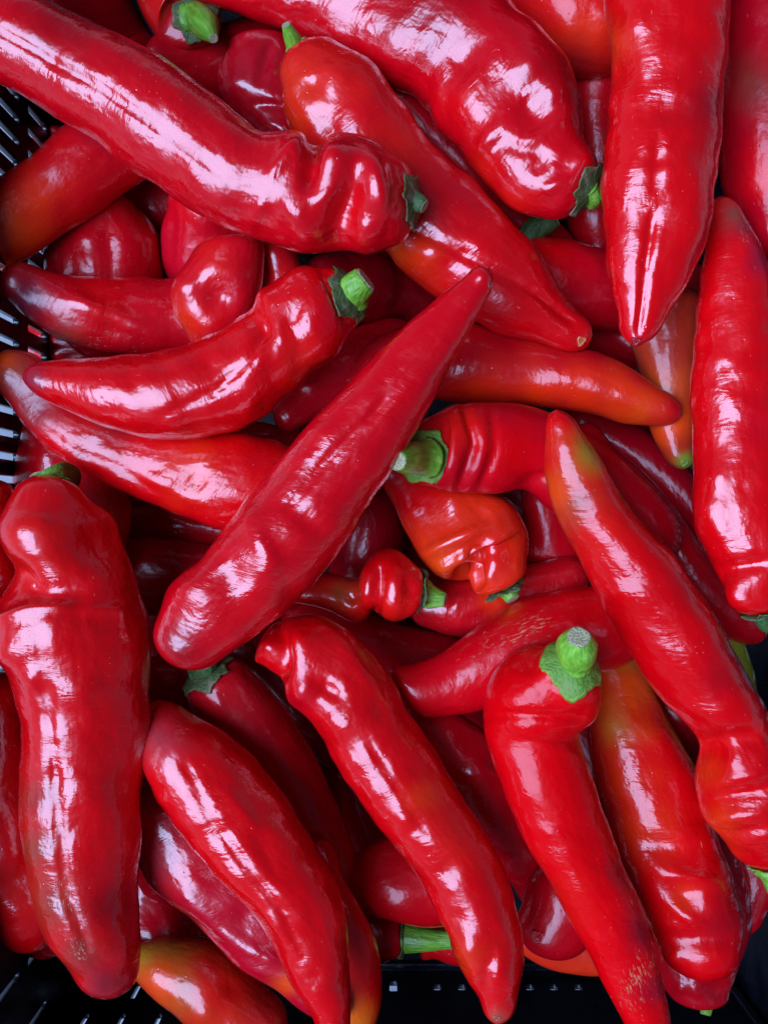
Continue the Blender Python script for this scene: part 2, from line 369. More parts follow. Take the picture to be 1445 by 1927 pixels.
P('J', 'orange red pepper with curved green stem, lying under the knobbly shouldered pepper',
  (562, 96, -15), [(640, 90, 531, 170), (700, 125, 538, 228), (750, 190, 590, 310), (803, 262, 646, 396), (870, 330, 712, 466), (942, 402, 766, 520), (1002, 467, 850, 580), (1050, 537, 930, 622), (1086, 592, 1012, 645)],
  (1103, 655), z=(40, -5), col=(.66, .004, .006), hr=.84, cap=(1, 1.1),
  feats=[(770, 425, 870, 478, 9, -6), (870, 478, 1000, 545, 9, -7), (1000, 545, 1075, 605, 9, -5), (900, 455, 22, 4), (810, 480, 30, 5), (585, 160, 24, -5), (640, 140, 30, 5), (600, 220, 640, 260, 14, -4), (680, 210, 40, 4), (960, 600, 50, 4)],
  patches=[(560, 160, 70, (.72, .022, .004)), (555, 225, 40, ORR), (640, 110, 60, BRT), (780, 490, 50, ORR), (735, 470, 34, ORG), (750, 280, 60, BRT), (700, 330, 60, BRT), (960, 430, 60, RED), (1000, 610, 60, RED), (870, 360, 50, CRIM)],
  stem=dict(pts=[(557, 86, 12), (547, 66, 34), (539, 47, 52)], r=[20, 15, 9], calyx=34, teeth=5), scar=(1092, 640, 9, (.62, .16, .05)))
P('K', 'wide dented crimson pepper at the top centre with torn calyx at its lower end',
  (1110, 360, 16), [(1108, 288, 1035, 408), (1097, 255, 968, 388), (1098, 215, 922, 350), (1084, 150, 880, 302), (1030, 76, 848, 258), (960, 12, 800, 196), (880, -32, 735, 155), (760, -62, 640, 102), (620, -92, 520, 44), (480, -112, 380, -4)],
  (330, -70), z=(30, 20), col=CRIM, hr=.84,
  groove=[(78, .05, 20, .1, .8)],
  feats=[(985, 180, 1020, 240, 34, -13), (1000, 120, 26, 7), (1040, 170, 26, 8), (925, 250, 900, 290, 14, 6), (945, 270, 1020, 290, 12, -5), (1000, 320, 1030, 300, 16, -5), (1020, 360, 1060, 340, 12, 5), (890, 200, 30, 4), (870, 110, 40, -6), (1095, 300, 20, 6), (990, 270, 1060, 220, 14, 6)],
  patches=[(900, 310, 34, BRT), (960, 380, 40, BRT), (870, 200, 50, RED), (1060, 130, 60, DEEP), (800, 20, 80, DEEP)],
  stem=dict(pts=[(1118, 372, -10), (1112, 384, -30)], r=[14, 12], calyx=54, teeth=7, dull=1, lift=4))
P('L', 'long red pepper along the right edge with ragged vertical highlight and dark upper tip',
  (1432, 1158), [(1368, 1135, 1470, 1120), (1352, 1085, 1490, 1075), (1325, 1030, 1495, 1010), (1307, 962, 1490, 940), (1303, 850, 1480, 850), (1302, 730, 1470, 720), (1308, 610, 1455, 600), (1322, 500, 1436, 490), (1335, 415, 1396, 402)],
  (1352, 370), z=(60, 0), col=RED, hr=.88,
  groove=[(70, .03, 20, .1, .8)],
  feats=[(1352, 1075, 1440, 1060, 16, -9), (1380, 1120, 22, 6), (1330, 960, 30, 5), (1365, 690, 9, -4), (1370, 690, 14, 3), (1350, 900, 26, 4), (1350, 990, 24, 4)],
  patches=[(1430, 800, 40, CRIM), (1440, 480, 40, (.36, .004, .02)), (1405, 420, 26, (.30, .01, .02)), (1380, 400, 24, (.30, .05, .03))],
  wear=[(1405, 440, 34, .6, .4), (1425, 520, 30, .4, .3)],
  stem=dict(pts=[(1440, 1172, -8), (1450, 1180, -14)], r=[16, 14], calyx=36, teeth=6, dull=1, dull_stem=1, lift=5))
P('M', 'plain crimson pepper speckled with fine pale scratches, lying behind the fat green stem',
  (735, 1285), [(765, 1255, 800, 1354), (830, 1229, 852, 1346), (896, 1178, 922, 1327), (970, 1134, 985, 1300), (1050, 1114, 1052, 1278), (1130, 1098, 1150, 1262), (1200, 1070, 1225, 1220)],
  (1290, 1130), z=(-40, -90), col=CRIM, hr=.85, wr=.4,
  wear=[(930, 1220, 55, .75, .15), (1000, 1180, 45, .7, .15), (870, 1270, 45, .5, .1), (1060, 1160, 40, .4, .1)],
  patches=[(960, 1140, 30, ORR), (1080, 1130, 80, RED)])
P('N', 'red pepper with olive and orange streak at its top, right of the fat green stem',
  (1142, 1190, -30), [(1103, 1252, 1196, 1226), (1104, 1330, 1241, 1325), (1110, 1402, 1277, 1395), (1125, 1480, 1314, 1475), (1145, 1560, 1346, 1560), (1175, 1640, 1370, 1640), (1210, 1720, 1391, 1718), (1240, 1785, 1393, 1778)],
  (1325, 1842), z=(-60, -60), col=RED, hr=.88,
  feats=[(1245, 1640, 1340, 1660, 16, 8), (1285, 1690, 30, -9), (1260, 1700, 1310, 1735, 12, 7), (1240, 1770, 1380, 1770, 20, -7), (1215, 1590, 1340, 1600, 22, -6), (1270, 1800, 16, 4)],
  patches=[(1178, 1240, 42, OLV), (1185, 1290, 50, ORG), (1160, 1370, 40, (.5, .09, .008)), (1170, 1460, 50, ORR), (1200, 1560, 60, ORR), (1290, 1690, 26, ORR), (1360, 1740, 50, DEEP)],
  wear=[(1150, 1400, 60, .35, .1)])
P('O', 'slender curved red pepper with brownish left end, tucked under the stumpy curved one',
  (-14, 672), [(70, 668, 0, 736), (132, 738, 52, 806), (212, 782, 120, 866), (300, 800, 200, 909), (400, 812, 300, 956), (500, 820, 402, 993), (575, 860, 480, 1010)],
  (590, 960), z=(-30, 0), col=RED, hr=.84,
  groove=[(60, .05, 10, .2, .95)],
  feats=[(280, 900, 400, 955, 12, 5), (40, 740, 24, -4), (90, 800, 22, 3), (370, 905, 22, -4)],
  patches=[(20, 700, 50, (.26, .035, .02)), (70, 760, 50, (.26, .012, .014)), (360, 890, 50, ORR), (200, 800, 60, (.4, .008, .01)), (8, 680, 24, ORG)],
  wear=[(50, 730, 50, .25, .7), (90, 790, 40, .2, .6), (142, 828, 12, .9, .3), (362, 913, 9, 1, .3), (300, 830, 90, .35, .1)])
P('Q', 'red and orange pepper pointing right, its tip touching the small green tipped pepper',
  (660, 690), [(780, 612, 735, 752), (880, 608, 838, 757), (960, 628, 940, 760), (1050, 652, 1040, 770), (1120, 660, 1110, 778), (1182, 690, 1162, 792), (1240, 730, 1222, 801)],
  (1283, 780), z=(-90, -40), col=(.50, .006, .010), hr=.86, wr=.5,
  patches=[(900, 735, 60, ORR), (1010, 745, 60, ORR), (1100, 740, 60, ORR), (1190, 770, 50, ORG), (1170, 740, 40, ORR), (860, 660, 60, CRIM)],
  wear=[(940, 720, 34, .5, .15), (950, 650, 40, .25, .1)])
P('R', 'ribbed dull red pepper in the middle whose round green stem points left',
  (800, 862, 34), [(818, 782, 790, 912), (856, 760, 850, 927), (925, 757, 930, 926), (990, 765, 990, 920), (1058, 790, 1040, 965), (1130, 835, 1092, 1000), (1210, 905, 1160, 1050)],
  (1280, 1030), z=(0, -100), col=(.50, .004, .010), hr=.9, wr=.3,
  feats=[(872, 762, 893, 835, 9, -7), (893, 835, 862, 925, 10, -9), (925, 775, 932, 850, 9, -3), (932, 850, 900, 925, 10, -6), (845, 790, 850, 900, 24, 6), (912, 800, 900, 900, 12, 3), (990, 905, 1060, 890, 14, -7)],
  patches=[(870, 800, 50, BRT), (960, 850, 60, RED)],
  stem=dict(pts=[(782, 862, 22), (764, 864, 66), (748, 867, 104)], r=[30, 27, 18], calyx=56, teeth=6, bright=.95))
P('S', 'wrinkled orange red pepper with glossy folds and small stem, below the ribbed one',
  (948, 1106, -4), [(992, 1062, 892, 1112), (994, 1034, 876, 1072), (992, 1000, 848, 1092), (962, 946, 803, 1066), (912, 922, 772, 1012), (840, 902, 742, 950), (782, 878, 712, 900)],
  (720, 850), z=(-60, -110), col=(.70, .0205, .004), hr=.85,
  feats=[(882, 1092, 18, -55), (888, 1075, 905, 1030, 14, -14), (800, 1040, 905, 995, 10, 8), (820, 1060, 900, 1020, 10, -5), (915, 1030, 965, 1005, 12, 7), (930, 1060, 20, 6), (835, 1065, 16, 5), (900, 960, 26, -6), (770, 960, 18, 5), (850, 940, 20, 5), (920, 1085, 12, 5), (870, 1050, 14, 5)],
  patches=[(760, 930, 50, CRIM), (930, 1040, 40, BRT), (800, 940, 40, RED), (830, 1060, 30, ORG)],
  stem=dict(pts=[(955, 1112, -2), (964, 1126, 4)], r=[19, 15], calyx=40, teeth=7, dull=1, lift=7))
P('T', 'small contorted red pepper with squiggly neck and green stem pointing right, below the middle',
  (790, 1112, -5), [(784, 1068, 768, 1165), (750, 1034, 732, 1172), (712, 1035, 712, 1156), (696, 1062, 698, 1150), (676, 1092, 676, 1174), (648, 1084, 646, 1162), (612, 1078, 608, 1146), (560, 1085, 556, 1136)],
  (500, 1110), z=(-50, -110), col=RED, hr=.9,
  feats=[(715, 1072, 703, 1168, 9, -13), (746, 1075, 744, 1155, 17, 7), (688, 1060, 690, 1160, 13, 6), (664, 1125, 11, -7), (770, 1110, 14, -3), (632, 1110, 14, -3)],
  patches=[(640, 1120, 30, (.35, .05, .012)), (740, 1150, 40, BRT)],
  stem=dict(pts=[(806, 1122, -2), (836, 1128, 6)], r=[25, 14], calyx=42, teeth=6, dull=1, lift=6))
P('V', 'shiny round red pepper curling over at left, with a soft hollow in its side',
  (440, 440), [(362, 482, 500, 468), (328, 535, 492, 545), (326, 582, 470, 610), (352, 628, 440, 660)],
  (400, 690), z=(-55, -70), col=(.62, .010, .012), hr=.9, wr=.2,
  feats=[(410, 560, 36, -13), (345, 540, 20, 5), (400, 500, 30, 4), (440, 520, 24, 4)],
  patches=[(345, 600, 40, ORR), (400, 490, 40, BRT), (400, 600, 30, RED)], amp=.6)
P('U', 'deep red pepper with lumpy rounded end under the left end of the curved pepper',
  (-8, 530), [(44, 492, 18, 566), (105, 512, 62, 608), (180, 522, 132, 650), (262, 525, 232, 668), (340, 530, 336, 690), (430, 560, 430, 705)],
  (520, 640), z=(-50, -70), col=(.44, .004, .012), hr=.86,
  feats=[(150, 570, 300, 630, 18, 7), (120, 560, 180, 580, 16, 5), (200, 610, 280, 655, 14, -4), (60, 540, 22, -4), (230, 640, 320, 650, 16, 4)],
  patches=[(50, 560, 42, (.20, .012, .03)), (120, 640, 34, (.28, .03, .02)), (200, 560, 60, RED)],
  wear=[(60, 555, 40, .1, .8), (110, 605, 40, .6, .6), (190, 630, 45, .7, .4), (260, 650, 30, .6, .2)])
P('W', 'orange tinged pepper lobe squeezed right of the curling round pepper',
  (440, 400), [(440, 420, 548, 440), (452, 468, 562, 480), (480, 520, 570, 520), (505, 565, 575, 560)],
  (560, 600), z=(-80, -100), col=(.66, .016, .012), hr=.9, wr=.2,
  feats=[(470, 450, 500, 520, 10, -6), (520, 470, 24, 4)], patches=[(480, 450, 24, ORR)], amp=.6)
P('X', 'red pepper with rounded shoulders half hidden above left of the curling round pepper',
  (365, 345), [(318, 385, 440, 370), (300, 430, 470, 430), (306, 480, 470, 500), (330, 530, 460, 560)],
  (400, 600), z=(-110, -150), col=(.52, .006, .014), hr=.88, wr=.6,
  feats=[(322, 400, 318, 500, 14, -6), (390, 415, 26, 4)], patches=[(370, 380, 50, RED)])
P('Y', 'red pepper with orange lower end lying against the slotted wall at the left edge',
  (330, 210), [(262, 172, 340, 290), (196, 202, 275, 331), (130, 236, 205, 379), (70, 290, 130, 429), (5, 336, 58, 478), (-50, 375, -5, 502)],
  (-75, 470), z=(-130, -90), col=(.42, .005, .008), hr=.86, wr=.3,
  patches=[(20, 430, 60, ORG), (0, 480, 50, ORG), (60, 380, 50, ORR), (200, 240, 40, (.36, .004, .02))],
  wear=[(30, 370, 34, .55, .1), (60, 340, 30, .3, .1)])
P('Z', 'short pepper with brownish top, orange body and green tip, near the right edge',
  (1240, 540), [(1163, 590, 1335, 580), (1190, 660, 1328, 650), (1214, 740, 1320, 738), (1222, 810, 1313, 806), (1246, 852, 1304, 850)],
  (1284, 883), z=(-130, -70), col=(.36, .0205, .008), hr=.9, wr=.4,
  patches=[(1250, 740, 50, (.5, .06, .008)), (1262, 800, 40, ORG), (1240, 820, 30, ORG), (1290, 868, 17, GRN)],
  wear=[(1260, 680, 40, .35, .3)], scar=(1286, 872, 7, (.2, .30, .03)))
P('AA', 'red pepper lying crosswise behind the broad hanging pepper on the upper right',
  (968, 500), [(1002, 446, 990, 570), (1070, 456, 1058, 612), (1160, 474, 1150, 618), (1250, 484, 1248, 602), (1335, 500, 1325, 572)],
  (1400, 530), z=(-110, -110), col=(.42, .003, .012), hr=.86, wr=.5,
  patches=[(1040, 470, 50, RED)],
  stem=dict(pts=[(1000, 440, 5), (1038, 410, 12)], r=[26, 24], calyx=48, teeth=5, dull=1, dull_stem=1, bright=.9))
P('AB', 'red pepper at bottom left with wide sheen, partly under the crinkled glossy one',
  (250, 1480), [(235, 1570, 400, 1500), (285, 1655, 470, 1570), (350, 1715, 520, 1640), (420, 1782, 560, 1700), (465, 1828, 600, 1770), (530, 1862, 640, 1840)],
  (640, 1920), z=(-80, -70), col=(.50, .006, .016), hr=.86,
  feats=[(350, 1690, 470, 1790, 16, 6), (400, 1640, 26, -5), (470, 1780, 520, 1810, 12, 5), (460, 1720, 22, -4)],
  patches=[(330, 1640, 40, RED), (540, 1850, 24, ORG), (300, 1620, 40, (.5, .03, .04))])
P('AC', 'red pepper with orange yellow end, right of the crinkled glossy tip at the bottom',
  (600, 1580), [(560, 1660, 640, 1640), (590, 1740, 690, 1730), (610, 1800, 713, 1800), (610, 1870, 719, 1870), (620, 1930, 704, 1935)],
  (665, 2010), z=(-60, -50), col=RED, hr=.88, wr=.4,
  patches=[(672, 1900, 34, ORG), (675, 1945, 40, (.75, .16, .008)), (650, 1800, 40, BRT)])
P('AD', 'olive and orange mottled pepper at the bottom left above the slotted crate corner',
  (225, 1800), [(270, 1776, 250, 1832), (330, 1762, 285, 1868), (405, 1778, 335, 1912), (468, 1828, 395, 1955), (520, 1880, 450, 2000)],
  (530, 1975), z=(-190, -170), col=(.56, .022, .006), hr=.88, wr=.4,
  patches=[(275, 1800, 34, (.40, .20, .012)), (320, 1800, 50, (.36, .10, .010)), (340, 1860, 50, (.34, .075, .01)), (300, 1850, 40, ORG), (400, 1830, 50, (.5, .006, .004)), (430, 1870, 50, BRT), (500, 1900, 40, (.5, .01, .01))],
  feats=[(380, 1905, 26, 4), (440, 1860, 26, -5)])
P('AE', 'red pepper with large sheen cropped by the left edge below the middle',
  (-60, 1260), [(-120, 1330, 55, 1300), (-120, 1420, 70, 1400), (-110, 1520, 90, 1500), (-80, 1620, 110, 1590), (-40, 1700, 130, 1660)],
  (70, 1790), z=(-60, -60), col=RED, hr=.86,
  feats=[(10, 1600, 40, 5), (40, 1660, 30, -4), (20, 1500, 30, -4)], patches=[(0, 1380, 60, DEEP), (60, 1680, 50, BRT)])
P('AF', 'small red pepper end peeping out at the crate wall below the left edge pepper',
  (150, 1690), [(60, 1680, 160, 1740), (25, 1720, 130, 1775)], (60, 1795), z=(-220, -220), col=(.42, .004, .012), hr=.9, wr=.2, res=.7)
P('AG', 'red pepper shoulder cropped by the left edge, next to the short green stump',
  (-30, 900), [(-110, 950, 28, 938), (-130, 1010, 44, 1005), (-130, 1080, 60, 1080), (-110, 1150, 60, 1150)],
  (-30, 1230), z=(-5, -60), col=RED, hr=.86, feats=[(15, 1090, 24, 6), (10, 1020, 22, -6), (0, 1060, 20, 4)])
P('AH', 'dark red pepper with withered calyx just under the lower end of the diagonal crimson one',
  (384, 1262, 10), [(352, 1312, 462, 1250), (372, 1372, 528, 1318), (430, 1432, 572, 1388), (482, 1512, 620, 1470), (535, 1600, 655, 1570)],
  (640, 1680), z=(-100, -190), col=(.36, .003, .010), hr=.88, wr=.3,
  patches=[(450, 1340, 60, (.46, .006, .01))], feats=[(408, 1325, 22, 3)],
  stem=dict(pts=[(388, 1256, 14), (384, 1244, 28)], r=[24, 22], calyx=62, teeth=7, dull=1, dull_stem=1))
P('AI', 'red pepper with glossy dents under the two small green stems in the middle',
  (770, 1140), [(805, 1098, 802, 1180), (855, 1085, 858, 1203), (920, 1075, 922, 1190), (990, 1065, 985, 1165), (1060, 1050, 1050, 1150)],
  (1110, 1090), z=(-120, -150), col=(.58, .010, .010), hr=.88,
  feats=[(850, 1150, 870, 1120, 10, 5), (880, 1170, 930, 1150, 12, -5), (905, 1180, 20, 4)], patches=[(930, 1130, 30, ORR)])
P('AJ', 'dusky lobed red pepper in shade behind the orange red one with the curved stem',
  (482, 72), [(424, 104, 560, 84), (407, 155, 585, 150), (432, 212, 595, 225), (490, 262, 600, 290)],
  (560, 340), z=(-100, -130), col=(.36, .003, .014), hr=.88, wr=.3,
  feats=[(507, 85, 490, 150, 10, -9), (440, 160, 24, 5), (510, 135, 20, 5), (480, 195, 560, 200, 10, -6), (500, 230, 540, 245, 10, 4)])
P('AK', 'red pepper at the top left, its chunky green stem ending in a pale hollow cut',
  (366, 34, 10), [(300, 72, 408, 16, -4), (268, 20, 422, -20), (240, -40, 430, -60), (215, -110, 410, -130)],
  (300, -200), z=(-50, -20), col=(.50, .010, .010), hr=.88, wr=.3,
  patches=[(280, 20, 34, BRT), (350, -5, 20, ORR)],
  stem=dict(pts=[(374, 30, 14), (386, 47, 44), (402, 72, 84)], r=[26, 29, 10], calyx=50, teeth=6, dull=1, bright=.8))
P('AL', 'bright orange red pepper crossing the top edge left of the broad hanging pepper',
  (860, -90), [(950, -130, 915, 0), (1030, -110, 985, 62), (1090, -90, 1040, 118), (1160, -60, 1120, 140), (1230, -10, 1200, 130)],
  (1290, 60), z=(-60, -90), col=(.64, .016, .008), hr=.86, wr=.2,
  patches=[(1100, 60, 60, ORR), (1080, 120, 40, (.5, .01, .01))])
P('AM', 'dark maroon pepper cropped by the upper right edge beside the broad hanging pepper',
  (1420, -110), [(1350, -60, 1500, -60), (1354, 80, 1545, 80), (1350, 220, 1560, 220), (1362, 340, 1550, 340), (1405, 432, 1515, 432)],
  (1462, 490), z=(-60, -40), col=(.34, .003, .012), hr=.86, wr=.2,
  patches=[(1420, 160, 50, (.22, .02, .014)), (1440, 330, 50, RED)], wear=[(1430, 200, 70, .3, .4)])
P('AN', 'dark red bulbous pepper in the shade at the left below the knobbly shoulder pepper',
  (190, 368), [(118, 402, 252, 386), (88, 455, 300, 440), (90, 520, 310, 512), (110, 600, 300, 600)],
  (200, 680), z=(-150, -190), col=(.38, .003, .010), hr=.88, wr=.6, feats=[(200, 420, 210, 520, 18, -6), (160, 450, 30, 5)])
P('AP', 'dull red pepper by the left wall slots, under the brownish lumpy one',
  (40, 650), [(62, 590, 52, 700), (150, 580, 150, 720), (260, 600, 260, 730), (400, 620, 400, 740)], (500, 690), z=(-160, -200), col=(.46, .006, .010), hr=.86, wr=.2, res=.7)
P('AQ', 'red pepper with one pale gleam, standing behind the short green stump at left',
  (125, 745), [(52, 800, 205, 795), (30, 870, 232, 870), (36, 940, 242, 940), (50, 1020, 240, 1020), (70, 1100, 220, 1100)],
  (150, 1170), z=(-120, -200), col=(.44, .004, .010), hr=.86, feats=[(85, 860, 26, 5), (130, 880, 24, -4)])
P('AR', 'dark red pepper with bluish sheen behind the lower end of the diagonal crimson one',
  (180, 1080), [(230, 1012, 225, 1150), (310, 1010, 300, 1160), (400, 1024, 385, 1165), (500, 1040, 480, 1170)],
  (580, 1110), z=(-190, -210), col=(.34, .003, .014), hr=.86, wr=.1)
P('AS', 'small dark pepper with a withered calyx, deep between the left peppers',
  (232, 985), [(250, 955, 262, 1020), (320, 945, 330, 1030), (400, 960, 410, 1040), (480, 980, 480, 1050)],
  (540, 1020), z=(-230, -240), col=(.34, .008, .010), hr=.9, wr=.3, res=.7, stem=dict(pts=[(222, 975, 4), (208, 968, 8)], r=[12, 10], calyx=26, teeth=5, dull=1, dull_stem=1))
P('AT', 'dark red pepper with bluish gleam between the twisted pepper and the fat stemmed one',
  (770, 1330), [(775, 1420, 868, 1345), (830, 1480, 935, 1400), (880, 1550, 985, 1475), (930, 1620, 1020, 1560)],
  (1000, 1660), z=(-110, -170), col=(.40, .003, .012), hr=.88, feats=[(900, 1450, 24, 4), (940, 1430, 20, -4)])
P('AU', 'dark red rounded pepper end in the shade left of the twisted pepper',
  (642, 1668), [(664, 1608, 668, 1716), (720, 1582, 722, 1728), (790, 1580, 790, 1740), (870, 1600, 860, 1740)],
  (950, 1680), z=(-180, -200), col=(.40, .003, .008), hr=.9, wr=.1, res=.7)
P('AV', 'red pepper end with a little round blossom scar, between the two bottom tips',
  (1160, 1600), [(1150, 1690, 1040, 1600), (1135, 1745, 1000, 1650), (1100, 1785, 982, 1712)],
  (1000, 1790), z=(-140, -110), col=(.48, .004, .008), hr=.9, wr=.1, scar=(1012, 1764, 12, (.5, .012, .02)))
P('AW', 'orange red pepper side resting low on the crate wall, under the round blossom scar',
  (950, 1750), [(985, 1720, 975, 1790), (1040, 1730, 1030, 1822), (1110, 1740, 1105, 1835), (1180, 1740, 1180, 1830)],
  (1240, 1780), z=(-220, -220), col=(.58, .020, .006), hr=.88, wr=.1, res=.7)
P('AX', 'short red pepper with green stem pointing down at the lower right crate corner',
  (1326, 1888), [(1268, 1884, 1368, 1878), (1232, 1838, 1387, 1826), (1222, 1765, 1404, 1745), (1230, 1680, 1400, 1660), (1250, 1600, 1380, 1600)],
  (1310, 1540), z=(-150, -220), col=(.50, .006, .010), hr=.9,
  feats=[(1300, 1855, 1320, 1875, 12, 5), (1280, 1860, 10, 4), (1350, 1860, 24, -4)],
  stem=dict(pts=[(1328, 1896, -6), (1327, 1908, -2)], r=[13, 11], calyx=0))
P('AY', 'dark red shaded pepper at the lower right edge beside the crate wall slots',
  (1400, 1480), [(1330, 1540, 1500, 1540), (1345, 1620, 1490, 1600), (1370, 1690, 1475, 1670), (1375, 1730, 1440, 1715)],
  (1398, 1760), z=(-160, -200), col=(.34, .003, .010), hr=.88, wr=.1, res=.7)
P('AZ', 'dark red pepper slanting right of the long diagonal pepper, ending near the crate slots',
  (1090, 800), [(1150, 838, 1100, 900), (1222, 898, 1160, 985), (1285, 975, 1225, 1065), (1345, 1058, 1290, 1140), (1402, 1120, 1350, 1192)],
  (1438, 1202), z=(-60, -110), col=(.40, .003, .010), hr=.88, wr=.1)
P('BA', 'deep red pepper behind the small green tipped pepper, slanting down to the right',
  (1060, 760), [(1120, 765, 1090, 860), (1200, 800, 1170, 905), (1280, 860, 1250, 980), (1345, 940, 1310, 1060), (1400, 1030, 1360, 1120)],
  (1430, 1110), z=(-150, -180), col=(.33, .003, .014), hr=.88, wr=.1)
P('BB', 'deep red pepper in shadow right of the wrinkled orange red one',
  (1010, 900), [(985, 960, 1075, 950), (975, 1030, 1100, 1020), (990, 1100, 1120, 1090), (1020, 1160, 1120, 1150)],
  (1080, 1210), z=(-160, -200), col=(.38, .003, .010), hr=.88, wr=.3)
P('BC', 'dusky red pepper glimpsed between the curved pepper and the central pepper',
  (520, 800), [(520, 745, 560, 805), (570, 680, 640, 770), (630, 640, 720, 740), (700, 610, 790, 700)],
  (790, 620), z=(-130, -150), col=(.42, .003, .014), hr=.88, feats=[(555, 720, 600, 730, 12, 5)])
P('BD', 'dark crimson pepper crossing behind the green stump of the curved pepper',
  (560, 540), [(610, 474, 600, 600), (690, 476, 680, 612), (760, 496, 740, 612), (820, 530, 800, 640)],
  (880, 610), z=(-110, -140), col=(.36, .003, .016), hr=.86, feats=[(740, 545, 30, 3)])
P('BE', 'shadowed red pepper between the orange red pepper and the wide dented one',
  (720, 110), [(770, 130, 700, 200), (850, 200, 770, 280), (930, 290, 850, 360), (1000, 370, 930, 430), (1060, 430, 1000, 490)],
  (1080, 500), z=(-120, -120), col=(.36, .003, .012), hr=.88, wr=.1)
P('BF', 'dark red pepper seen in the narrow gap right of the wide dented pepper',
  (1080, 130), [(1070, 165, 1200, 150), (1065, 230, 1200, 230), (1060, 310, 1200, 310), (1060, 400, 1200, 400), (1080, 470, 1180, 470)], (1130, 540), z=(-150, -160), col=(.40, .003, .010), hr=.88, wr=.2, res=.7)
P('BG', 'dark red pepper behind the chunky stem at the top left',
  (270, 120), [(300, 62, 280, 150), (380, 50, 350, 170), (460, 30, 430, 190), (530, 10, 520, 160)],
  (620, 80), z=(-150, -150), col=(.36, .003, .010), hr=.88, wr=.2, res=.7)
P('BH', 'dark red pepper with long green stem lying low, left of the twisted pepper tip',
  (758, 1762), [(745, 1715, 748, 1800), (690, 1700, 700, 1810), (630, 1700, 640, 1800), (560, 1710, 570, 1790)],
  (500, 1750), z=(-220, -240), col=(.32, .003, .010), hr=.9, wr=.2, res=.7,
  stem=dict(pts=[(772, 1764, 6), (800, 1767, 16), (830, 1768, 20), (866, 1766, 24)], r=[31, 25, 20, 18], calyx=46, teeth=6, dull=1, bright=.9))
P('BI', 'small red pepper under the long green stem near the crate wall',
  (790, 1790), [(815, 1740, 812, 1800), (860, 1735, 855, 1815), (910, 1740, 905, 1815)], (960, 1780), z=(-340, -340), col=(.46, .006, .008), hr=.9, wr=.1, res=.7)
P('BJ', 'dark red pepper in the gap right of the olive streaked pepper',
  (1240, 1300), [(1240, 1360, 1340, 1340), (1250, 1440, 1360, 1430), (1280, 1520, 1390, 1510), (1310, 1590, 1400, 1590)], (1370, 1660), z=(-170, -190), col=(.36, .003, .012), hr=.88, wr=.1, res=.7)
P('BK', 'yellow green pepper sliver showing right of the long diagonal pepper near the wall slots',
  (1370, 1190), [(1340, 1215, 1398, 1208), (1345, 1270, 1417, 1262), (1350, 1330, 1425, 1320), (1360, 1380, 1420, 1375)], (1395, 1430), z=(-170, -180), col=(.25, .24, .015), hr=.9, wr=.1, res=.7)
P('BL', 'dark pepper deep under the lower right of the large central pepper',
  (530, 1150), [(590, 1130, 570, 1230), (680, 1150, 650, 1260), (770, 1180, 740, 1290), (850, 1200, 830, 1310)], (920, 1270), z=(-230, -240), col=(.34, .003, .010), hr=.88, wr=.1, res=.7)
P('BM', 'dark pepper deep between the central pepper and the wrinkled orange red pepper',
  (640, 930), [(640, 970, 740, 930), (620, 1040, 760, 1010), (610, 1120, 740, 1110)], (660, 1190), z=(-240, -260), col=(.32, .003, .014), hr=.88, wr=.3, res=.7)
P('BN', 'dark pepper deep under the curved pepper, left of the central one',
  (380, 800), [(430, 790, 400, 900), (520, 800, 500, 900), (600, 820, 600, 900)], (680, 860), z=(-190, -200), col=(.50, .008, .010), hr=.88, wr=.1, res=.7)
P('BO', 'dark pepper deep between the huge folded pepper and the glossy tapering one',
  (310, 1230), [(250, 1270, 390, 1260), (240, 1340, 380, 1340), (240, 1420, 360, 1420), (240, 1500, 350, 1500), (250, 1600, 350, 1600)], (300, 1700), z=(-210, -220), col=(.34, .003, .012), hr=.88, wr=.2, res=.7)
P('BP', 'dark red pepper low in the bottom left, above the olive and orange one',
  (240, 1560), [(210, 1640, 330, 1610), (220, 1720, 360, 1690), (250, 1780, 400, 1770), (320, 1830, 430, 1800)], (420, 1850), z=(-160, -170), col=(.40, .004, .014), hr=.88, wr=.5, feats=[(275, 1665, 22, 5), (280, 1720, 18, -4)])
